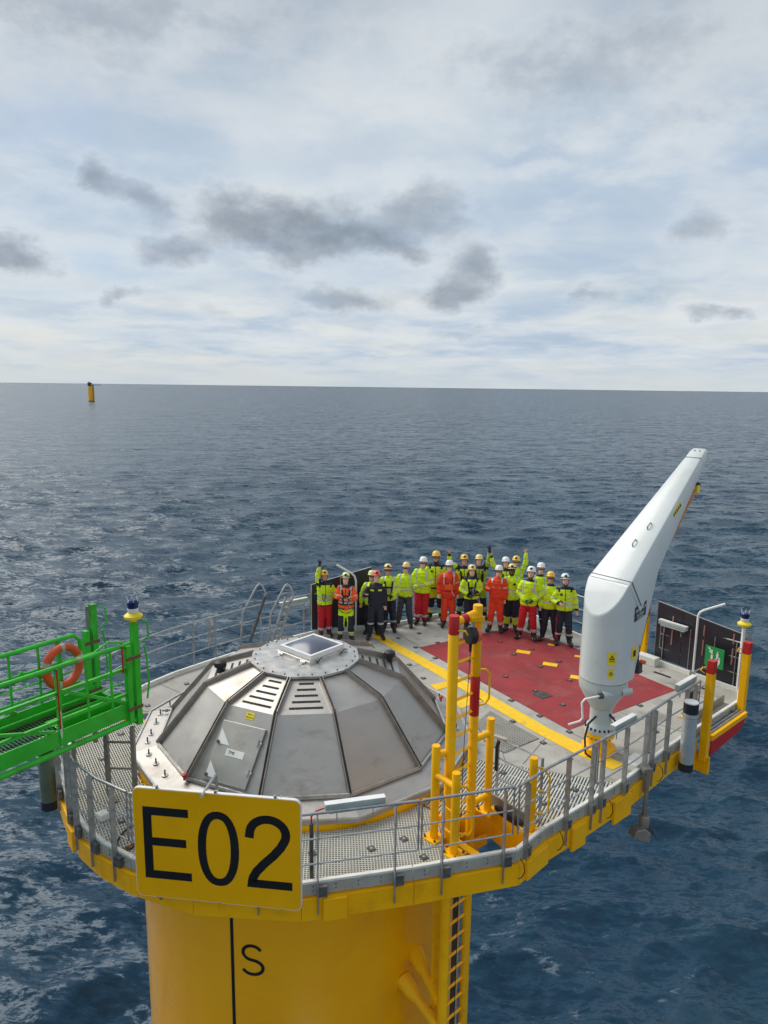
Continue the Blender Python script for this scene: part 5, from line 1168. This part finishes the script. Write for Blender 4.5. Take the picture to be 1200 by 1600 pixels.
def person(label, x, y, H, helm, lamp, jack, trou, la, ra, glasses=False, beard=None, harness=False, gloves=(None, None), skin=None, yaw=0, hair=None, lean=0, vest=None, stance=.135, bulk=1.0, prop=None, cup=None):
    k = H / 1.855; skin = skin or SKIN
    face = math.atan2(-x, y) + yaw        # turn towards the camera at the origin
    root = thing('person', label, 'person', (x, y, .012), 'workers lined up on the deck', rz=face); root.scale = (k, k, k)
    sd = int(x * 100 + y * 10)
    def tilt(me):
        ca_, sa_ = math.cos(R(-17)), math.sin(R(-17))
        for v in me.vertices:
            x_, y_, z_ = v.co
            if z_ > 1.50 and abs(x_ - lean) < .165:
                w_ = min(1, (z_ - 1.50) / .07); yy, zz = y_ - .01, z_ - 1.52
                v.co.y = y_ * (1 - w_) + w_ * (.01 + yy * ca_ - zz * sa_); v.co.z = z_ * (1 - w_) + w_ * (1.52 + yy * sa_ + zz * ca_)
    def mk(name, me, mats, par=root):
        tilt(me)
        me.name = name; me.materials.clear()
        for m in (mats if isinstance(mats, (list, tuple)) else [mats]): me.materials.append(m)
        o = bpy.data.objects.new(name, me); S.collection.objects.link(o); o.parent = par; return o
    def lb(mb_, name, m, par=root, smooth=60): 
        OFF_save = OFF.get(par.name); OFF[par.name] = Vector((0, 0, 0)); o = mb_.build(name, m, par, smooth=smooth); tilt(o.data)
        if OFF_save is not None: OFF[par.name] = OFF_save
        return o
    prr = random.Random(sd * 7 + 1); fy = (prr.uniform(-.09, .03), prr.uniform(-.09, .03)); stance = stance * prr.uniform(.85, 1.3); lean = lean or prr.uniform(-.025, .025); shz = prr.uniform(-.02, .02); root.rotation_euler[2] += prr.uniform(-.22, .22); root.rotation_euler[1] = prr.uniform(-.025, .025)
    arms = []
    for s_, nm in ((-1, la), (1, ra)):
        e, w = POSE[nm]; sh = Vector((s_ * .185, .0, 1.425 + s_ * shz + (.03 if nm.startswith('up') else 0))); jt = [prr.uniform(-.03, .03) for _ in range(4)]; el_ = sh + Vector((s_ * e[0] + jt[0], e[1] + jt[1], e[2])); wr = el_ + Vector((s_ * w[0] + jt[2], w[1] + jt[3], w[2])); arms.append((sh, el_, wr))
    hd = Vector((lean, -.012, 0))
    # ---- body (one continuous surface)
    b = MB()
    stack(b, [(hd.x, -.030 + hd.y, 1.535, .040, .046), (hd.x, -.016 + hd.y, 1.555, .058, .072), (hd.x, -.006 + hd.y, 1.60, .068, .086), (hd.x, 0, 1.65, .074, .093), (hd.x, .004, 1.70, .074, .093), (hd.x, .008, 1.745, .060, .076), (hd.x, .01, 1.775, .028, .036)])
    b.ell((hd.x, -.050, 1.548), (.028, .022, .018), 8, 6)
    b.ell((hd.x, -.098, 1.618), (.013, .016, .012), 8, 6); b.ell((hd.x, -.093, 1.640), (.009, .014, .028), 8, 6)
    b.ell((hd.x, -.078, 1.672), (.052, .018, .010), 10, 6)
    for s_ in (-1, 1): b.ell((hd.x + s_ * .077, .004, 1.640), (.010, .018, .030), 8, 6); b.ell((hd.x + s_ * .036, -.070, 1.610), (.022, .020, .020), 8, 6)
    tubev(b, [(0, .01, 1.40), (hd.x * .6, .0, 1.50), (hd.x, -.002, 1.58)], [.062, .055, .054])
    stack(b, [(0, 0, .90, .13, .09), (0, 0, 1.05, .12, .085), (0, 0, 1.25, .145, .095), (0, 0, 1.38, .165, .095), (0, 0, 1.45, .12, .075), (0, 0, 1.48, .06, .05)])
    feet = []
    for s_ in (-1, 1):
        hp, kn, an = Vector((s_ * .09, 0, .90)), Vector((s_ * (.09 + stance) / 2, -.02 + fy[(s_ + 1) // 2] * .7, .50)), Vector((s_ * stance, .02 + fy[(s_ + 1) // 2], .10)); feet.append((hp, kn, an))
        tubev(b, [hp, kn, an], [.078, .052, .038]); b.ell(an + Vector((0, -.05, -.05)), (.035, .10, .03), 8, 6)
    hands = []
    for i, (sh, el_, wr) in enumerate(arms):
        s_ = (-1, 1)[i]; tubev(b, [sh, lerp(sh, el_, .5), el_, lerp(el_, wr, .3), wr], [.048, .046, .038, .036, .026])
        f = (wr - el_).normalized(); nm = (la, ra)[i]; openh = nm.startswith('up')
        side = f.cross(Vector((0, 1, 0)));
        if side.length < .2: side = Vector((1, 0, 0))
        side.normalize(); side = side if side.x * s_ < 0 else -side     # thumb side points inwards
        pn = f.cross(side).normalized()
        pc = wr + f * .050; b.ell(pc, (.038, .016, .048), 10, 7, rot=Matrix((side, pn, f)).transposed())
        for j in range(4):
            off = (-1.5 + j) * .021; L_ = (.066, .078, .072, .056)[3 - j]; base_ = wr + f * .085 + side * off
            sp = (side * off * (1.1 if openh else .3))
            if openh: pts_ = [base_, base_ + f * L_ * .5 + sp * .6, base_ + f * L_ + sp * 1.2 - pn * .006]
            else: pts_ = [base_, base_ + f * L_ * .42 + Vector((0, -.014, .0)), base_ + f * L_ * .55 + Vector((0, -.02, -.0)) - f * .02 + Vector((0, .004, -.020))]
            tubev(b, pts_, [.0098, .009, .0078], 7)
        t0 = wr + f * .025 + side * .030
        tubev(b, [t0, t0 + side * .030 + f * .025, t0 + (side * .042 + f * .055 if openh or nm != 'thumb' else side * .02 + Vector((0, 0, .055)))], [.012, .011, .009], 7)
    me = remeshed(b, .0105 if (la.startswith('up') or ra.startswith('up')) else .0115, 2)
    gm = [gloves[0] or skin, gloves[1] or skin]; body = mk('body', me, [skin, gm[0], gm[1]])
    for p in me.polygons:
        c = p.center
        for i, (sh, el_, wr) in enumerate(arms):
            f = (wr - el_).normalized()
            if (c - wr).dot(f) > -.02 and (c - wr).length < .26: p.material_index = i + 1
    # ---- boots
    for (hp, kn, an) in feet:
        b = MB(); ft_ = Vector((an.x * 1.08, an.y, 0)); tubev(b, [an + Vector((0, 0, .17)), an + Vector((0, 0, .04)), ft_ + Vector((0, .0, .06))], [.076, .070, .064]); tubev(b, [ft_ + Vector((0, .02, .055)), ft_ + Vector((an.x * .15, -.09, .055)), ft_ + Vector((an.x * .3, -.185, .050))], [.060, .060, .052])
        bt = mk('boot', remeshed(b, .016, 3), BOOT)
        for v in bt.data.vertices: v.co.z = max(v.co.z, .001)
    # ---- trousers
    b = MB(); stack(b, [(0, .0, .80, .13, .11), (0, 0, .86, .192, .135), (0, 0, .94, .192, .135), (0, 0, 1.04, .165, .115), (0, 0, 1.07, .12, .09)])
    for (hp, kn, an) in feet: tubev(b, [hp + Vector((0, 0, -.04)), lerp(hp, kn, .5), kn, lerp(kn, an, .5), an + Vector((0, 0, .10))], [.112 * bulk, .106 * bulk, .094 * bulk, .088 * bulk, .086 * bulk])
    me = remeshed(b, .0165, 3, .012, sd)
    T = {'red': (REDC, REFL, REDC, 'hem'), 'navy': (NAVY, REFL, NAVY, None), 'navyhem': (NAVY, REFL, REDC, 'stripe'), 'grey': (GREYC, GREYC, GREYC, None), 'limenavy': (LIMEG, REFL, NAVY, 'knee'), 'coverorg': (ORGC, REFL, ORGC, 'hem'),
         'covernavy': (NAVY, REFL, NAVY, 'kneeband'), 'limeharn': (LIME, REFL, NAVY, 'patch'), 'navylime': (NAVY, REFL, LIMEG, 'shin'), 'orange': (ORGC, REFL, ORGC, None), 'olive': (OLIVE, REFL, NAVY, 'knee'), 'navyred': (NAVY, REFL, REDC, 'stripe')}[trou]
    tr = mk('trousers', me, T[:3])
    for p in me.polygons:
        c = p.center; z = c.z; kd = T[3]; m_ = 0; lx_ = abs(c.x)
        if kd == 'hem' and .20 < z < .265: m_ = 1
        if kd == 'stripe':
            if lx_ > .155 - (.6 - z) * .02 and c.y > -.06 and z < .75: m_ = 2
            if .26 < z < .31: m_ = 1
        if kd == 'knee':
            if z < .62 and z > .36: m_ = 2
            if z <= .36 and z > .27: m_ = 1
            if z <= .20: m_ = 2
        if kd == 'kneeband' and .40 < z < .46: m_ = 1
        if kd == 'patch':
            if z < .70 and not (lx_ < .06 and z > .35) and z > .26: m_ = 2
            if .18 < z < .24: m_ = 1
        if kd == 'shin':
            if z < .38: m_ = 2
            if .30 < z < .34: m_ = 1
        p.material_index = m_
    # ---- jacket
    b = MB(); jb = .88 if jack not in ('coverorg', 'covernavy') else .93; q = bulk
    stack(b, [(0, 0, jb - .03, .15, .10), (0, 0, jb, .208 * q, .150 * q), (0, 0, jb + .08, .214 * q, .152 * q), (0, 0, 1.12, .206 * q, .148 * q), (0, 0, 1.25, .214, .148), (0, 0, 1.36, .222, .140), (0, 0, 1.43, .200, .122), (0, .005, 1.475, .125, .088), (hd.x * .4, .005, 1.505, .082, .076), (hd.x * .5, .0, 1.53, .075, .072)])
    for i, (sh, el_, wr) in enumerate(arms):
        tubev(b, [sh + Vector((-(-1, 1)[i] * .03, 0, -.005)), lerp(sh, el_, .5), el_, lerp(el_, wr, .5), lerp(el_, wr, .88)], [.088, .080, .074, .066, .056])
    me = remeshed(b, .0165, 3, .013, sd + 5)
    J = {'hv_navy': (LIME, NAVY, REFL), 'hv': (LIME, LIME, REFL), 'hv_collar': (LIME, NAVY, REFL), 'orange': (ORG, NAVY, REFL), 'coverorg': (ORGC, ORGC, REFL), 'covernavy': (NAVY, LIMEG, REFL), 'hv_deep': (LIMEG, NAVY, REFL), 'olive': (OLIVE, NAVY, REFL), 'orangeplain': (ORGC, ORGC, REFL)}[jack]
    jk = mk('jacket', me, list(J) + [LIMEG])
    for p in me.polygons:
        c = p.center; best = .30; arm_ = None; tt = 0
        for i, (sh, el_, wr) in enumerate(arms):
            d1, t1 = seg_t(c, sh, el_); d2, t2 = seg_t(c, el_, wr)
            d_, t_ = (d1, t1 * .5) if d1 < d2 else (d2, .5 + t2 * .5)
            rr = .108
            if d_ < rr and (abs(c.x) > .175 or t_ > .3): arm_ = i; tt = t_; best = d_
        m_ = 0; z = c.z
        if jack == 'covernavy':
            if arm_ is None and 1.33 < z < 1.37 and .05 < abs(c.x) < .15 and c.y < 0: m_ = 1
            if arm_ is not None and tt < .10 and z > 1.44: m_ = 1
        elif arm_ is None:
            if jack in ('hv_navy', 'orange', 'hv_deep', 'olive'):
                if z > 1.455 or (z > 1.40 and abs(c.x) > .12): m_ = 1
                if z < jb + .03: m_ = 1
                if abs(c.x) < .010 and c.y < 0 and z > jb: m_ = 1
            if jack == 'hv_collar' and z > 1.48: m_ = 1
            if jack in ('hv', 'hv_collar', 'coverorg', 'orange', 'orangeplain') and .115 < abs(c.x) < .150 and z > (1.2 if jack != 'coverorg' else 1.38): m_ = 2
            if jack != 'orangeplain' and jack != 'coverorg':
                if 1.03 < z < 1.075 or (1.13 < z < 1.165 and jack != 'hv_collar'): m_ = 2
            if jack == 'coverorg' and .055 < abs(c.x) < .125 and 1.24 < z < 1.27 and c.y < 0: m_ = 2
        else:
            if jack in ('hv_navy', 'hv_deep', 'olive') and (tt > .90 or (tt < .12 and z > 1.44)): m_ = 1
            if .30 < tt < .36 or .66 < tt < .73: m_ = 2
            if jack in ('coverorg', 'orangeplain'): m_ = 2 if .30 < tt < .37 and (arm_ == 1) else 0
        p.material_index = m_
    if jack in ('coverorg', 'covernavy'):
        b = MB(); stack(b, [(0, 0, .98, .170, .122), (0, 0, .985, .186, .134), (0, 0, 1.03, .186, .134), (0, 0, 1.035, .170, .122)], 28); lb(b, 'waistband', J[0])
    # ---- head details
    for s_ in (-1, 1):
        b = MB(); b.ell((hd.x + s_ * .030, -.088, 1.650), (.011, .007, .006), 8, 6); lb(b, 'eye', EYE)
    b = MB(); b.ell((hd.x, -.092, 1.583), (.026, .010, .009), 10, 6); b.mi = 1; b.ell((hd.x, -.096, 1.583), (.018, .008, .004), 10, 6); lb(b, 'mouth', [LIPS, TEETH])
    if glasses:
        b = MB()
        b.tube([(hd.x - .078, -.01, 1.655), (hd.x - .070, -.07, 1.657), (hd.x - .035, -.104, 1.655), (hd.x, -.110, 1.658), (hd.x + .035, -.104, 1.655), (hd.x + .070, -.07, 1.657), (hd.x + .078, -.01, 1.655)], [.005, .010, .017, .008, .017, .010, .005], 8); lb(b, 'sunglasses', LENS)
    if beard:
        b = MB(); stack(b, [(hd.x, -.036, 1.518, .030, .034), (hd.x, -.034, 1.535, .055, .062), (hd.x, -.020, 1.565, .070, .082), (hd.x, -.010, 1.60, .075, .080), (hd.x, .0, 1.625, .072, .072)])
        me = remeshed(b, .012, 1, .004, sd); o = mk('beard', me, beard)
        b = MB(); b.ell((hd.x, -.100, 1.602), (.030, .008, .007), 10, 6); lb(b, 'moustache', beard)
    if hair:
        b = MB(); stack(b, [(hd.x, .03, 1.42, .060, .04), (hd.x, .025, 1.50, .092, .060), (hd.x, .025, 1.60, .090, .075), (hd.x, .02, 1.72, .084, .085)]); me = remeshed(b, .014, 2, .006, sd); mk('hair', me, hair)
    else:
        b = MB(); stack(b, [(hd.x, .030, 1.60, .060, .055), (hd.x, .026, 1.66, .078, .074), (hd.x, .022, 1.72, .080, .080)]); lb(b, 'hair', HAIRB if sd % 3 else HAIR)
    # ---- helmet with brim, lamp and ratchet band
    b = MB(); secs = []
    for i in range(9):
        a = PI / 2 * i / 8; secs.append([(hd.x + .112 * math.cos(a) ** .62 * math.cos(2 * PI * j / 24), .008 + .134 * math.cos(a) ** .62 * math.sin(2 * PI * j / 24), 1.712 + .138 * math.sin(a)) for j in range(24)] if i < 8 else [(hd.x + .02 * math.cos(2 * PI * j / 24), .008 + .03 * math.sin(2 * PI * j / 24), 1.851) for j in range(24)])
    b.rings(secs)
    hl = lb(b, 'helmet', helm)
    b = MB(); b.rings([[(hd.x + r1 * math.cos(2 * PI * j / 24), .008 + (r2 + (.028 if math.sin(2 * PI * j / 24) < 0 else 0) * abs(math.sin(2 * PI * j / 24)) ** 2) * math.sin(2 * PI * j / 24), z_) for j in range(24)] for r1, r2, z_ in ((.098, .120, 1.712), (.117, .140, 1.706), (.120, .143, 1.713), (.110, .132, 1.726))], False)
    lb(b, 'brim', helm, hl)
    for s_ in (-1, 1):
        b = MB(); b.ell((hd.x + s_ * .082, .01, 1.800), (.012, .04, .010), 8, 6); lb(b, 'vent', BLKC, hl)
    b = MB(); b.tube([(hd.x - .090, 0, 1.70), (hd.x - .074, -.025, 1.60), (hd.x - .030, -.055, 1.535), (hd.x + .030, -.055, 1.535), (hd.x + .074, -.025, 1.60), (hd.x + .090, 0, 1.70)], .006, 5); lb(b, 'chin_strap', BLKC, hl)
    if lamp:
        b = MB(); b.ell((hd.x + .004, -.128, 1.775), (.034, .024, .026), 12, 8); lb(b, 'headlamp', BLKC, hl)
    if lamp == 2:
        b = MB(); b.tube([(hd.x + .116 * math.cos(2 * PI * j / 24), .008 + .140 * math.sin(2 * PI * j / 24), 1.742) for j in range(24)], .012, 6, close=True); lb(b, 'goggle_band', BLKC, hl)
    # ---- harness / life vest
    if harness:
        hm = BLKC if harness is True else harness
        for s_ in (-1, 1):
            b = MB(); pts_ = [(s_ * .09, .12, 1.20), (s_ * .115, .10, 1.40), (s_ * .115, .0, 1.487), (s_ * .10, -.125, 1.38), (s_ * .085, -.155, 1.22), (s_ * .06, -.157, 1.05)]
            for i in range(len(pts_) - 1):
                b.bar(pts_[i], pts_[i + 1], .045, .014, (0, -1, .3))
            lb(b, 'shoulder_strap', hm, smooth=30)
            b = MB(); b.tube([(s_ * .09 + .098 * math.cos(2 * PI * j / 18), .110 * math.sin(2 * PI * j / 18) - .0, .80 + s_ * .0 + .05 * s_ * math.cos(2 * PI * j / 18)) for j in range(18)], .014, 6, close=True); lb(b, 'thigh_strap', hm)
        b = MB(); b.bar((-.10, -.157, 1.24), (.10, -.157, 1.24), .05, .014, (0, -1, 0)); lb(b, 'chest_strap', hm, smooth=30)
        b = MB(); b.tube([(.205 * math.cos(2 * PI * j / 24), .152 * math.sin(2 * PI * j / 24), 1.02) for j in range(24)], .020, 6, close=True); lb(b, 'belt', hm)
        b = MB(); b.tube([(.02, -.175, 1.24), (.06, -.185, 1.12), (.10, -.175, .98), (.16, -.15, .88)], .008, 5); lb(b, 'lanyard', m_wht if sd % 2 else REFL)
    if vest:
        for s_ in (-1, 1):
            b = MB(); stack(b, [(s_ * .075, -.115, 1.08, .03, .03), (s_ * .085, -.125, 1.14, .048, .040), (s_ * .090, -.122, 1.30, .045, .038), (s_ * .085, -.075, 1.42, .036, .034), (s_ * .080, -.02, 1.475, .028, .04)], 12); me = remeshed(b, .014, 2, .004, sd); mk('life_vest_lobe', me, vest)
    if prop == 'pouch':
        b = MB(); b.box((0, -.17, 1.14), (.20, .07, .13)); o = lb(b, 'pouch', ORG, smooth=30)
    if prop == 'orange_bag':
        b = MB(); b.box((.03, -.16, .93), (.11, .06, .12)); o = lb(b, 'pouch', ORG, smooth=30)
    if prop == 'hoses':
        for s_ in (-1, 1):
            b = MB(); b.tube([(.02 * s_, -.15, 1.02), (s_ * .09, -.19, 1.10), (s_ * .08, -.20, 1.26), (s_ * .02, -.19, 1.20), (s_ * .03, -.17, 1.08)], .011, 6, close=False); lb(b, 'rope_loop', REFL if s_ > 0 else BLKC)
    if prop == 'badge':
        b = MB(); b.frame((.10, -.145, 1.30), (1, 0, 0), (0, 0, 1), (0, 1, 0), .07, .07, .012); lb(b, 'badge', REFL, smooth=30)
    if prop == 'patch':
        b = MB(); b.frame((-.10, -.145, 1.34), (1, 0, 0), (0, 0, 1), (0, 1, 0), .06, .05, .012); lb(b, 'badge', BLKC, smooth=30)
        b = MB(); b.frame((.09, -.148, 1.30), (1, 0, 0), (0, 0, 1), (0, 1, 0), .05, .05, .012); lb(b, 'badge', m_wht, smooth=30)
    return root
GLB = BLKC; GR = mat('green_black_glove', (.02, .06, .035), .6)
person('worker at the far left raising a gloved hand, yellow helmet and red trousers', -1.52, 17.86, 1.78, HY, 1, 'hv_navy', 'red', 'up_in', 'behind', beard=HAIR, vest=None, gloves=(GLB, None), prop='hoses', skin=SKIN2)
person('worker in orange jacket and lime helmet clapping, with harness and lime and navy trousers', -.95, 17.58, 1.80, HL, 2, 'orange', 'limeharn', 'clap', 'clap', harness=True, prop='orange_bag')
person('worker in navy coverall and red helmet standing at the start of the yellow line', -.18, 17.74, 1.82, HR, 1, 'covernavy', 'covernavy', 'thumb', 'down')
person('person in lime jacket almost hidden behind the worker in the navy coverall', -.28, 18.12, 1.72, HL, 0, 'hv', 'navy', 'down', 'down', glasses=True)
person('worker with sunglasses and black harness over a lime jacket, right of the navy coverall', .17, 18.34, 1.85, HC, 2, 'hv', 'navyred', 'relax', 'clasp', glasses=True, harness=True, gloves=(None, GLB), skin=SKIN2)
person('worker in plain lime sweater and charcoal trousers with both hands half raised', .60, 18.76, 1.80, HC, 0, 'hv', 'grey', 'relax', 'thumb', glasses=True)
person('broad worker in white helmet, long lime shirt and baggy red trousers', 1.08, 19.0, 1.90, HW_, 0, 'hv', 'red', 'behind', 'belly', glasses=True, bulk=1.10, stance=.09)
person('tall bearded worker in bright yellow helmet, lime and navy work suit', 1.50, 19.28, 2.00, HY, 0, 'hv_navy', 'limenavy', 'thumb', 'down', glasses=True, beard=HAIR, prop='patch', skin=SKIN2)
person('worker in plain orange overalls with pouch and white helmet, left of the ladder top', 1.81, 18.80, 1.86, HW_, 0, 'orangeplain', 'orange', 'relax', 'down', glasses=True, harness=REDC, prop='pouch')
person('worker in lime and navy raising a bare hand behind the orange overalls', 2.30, 19.45, 1.87, HY, 1, 'hv_navy', 'olive', 'up_out', 'down', harness=True, skin=SKIN2)
person('long-haired woman in cream helmet and climbing harness holding gloves', 2.40, 18.48, 1.82, HC, 1, 'hv_navy', 'navy', 'clasp', 'belly', harness=True, hair=HAIR, prop='hoses', gloves=(GLB, GR))
person('worker in muted lime jacket and black vest raising a black-gloved hand', 2.74, 19.50, 1.86, HC, 0, 'olive', 'olive', 'relax', 'up', vest=BLKC, gloves=(None, GLB))
person('worker in bright orange coverall and white helmet standing right of the ladder top', 3.06, 18.44, 1.83, HW_, 0, 'coverorg', 'coverorg', 'thumb', 'down', glasses=True)
person('worker in white helmet raising a fist behind the orange coverall', 3.48, 19.30, 1.85, HW_, 0, 'hv_navy', 'navy', 'up_out', 'down', harness=True)
person('worker in yellow helmet and sunglasses raising one arm above the back row', 3.72, 19.40, 1.86, HY, 1, 'hv', 'navy', 'down', 'up', glasses=True)
person('dark-skinned worker in cream helmet and plain lime shirt with one hand on chest', 3.50, 18.50, 1.85, HC, 2, 'hv', 'navylime', 'down', 'chest', beard=HAIR, skin=SKIND, gloves=(None, None))
person('bearded worker in white helmet with red trousers and hands clasped, front of the red area', 3.80, 17.86, 1.96, HW_, 1, 'hv_collar', 'red', 'clasp', 'clasp', beard=HAIRB, gloves=(GR, GR), prop='badge')
person('worker in white helmet and lime jacket looking over the front row at the right', 4.22, 18.66, 1.86, HW_, 0, 'hv_collar', 'navyhem', 'down', 'down', glasses=True)
person('worker in yellow helmet, lime shirt and plain navy trousers, second from the right', 4.36, 17.74, 1.85, HY, 0, 'hv_collar', 'navy', 'relax', 'belly', glasses=True, skin=SKIN2)
person('worker at the right end in white helmet with red-striped navy trousers', 4.68, 17.48, 1.87, HW_, 2, 'hv_navy', 'navyhem', 'belly', 'down', beard=HAIRB, prop='patch')
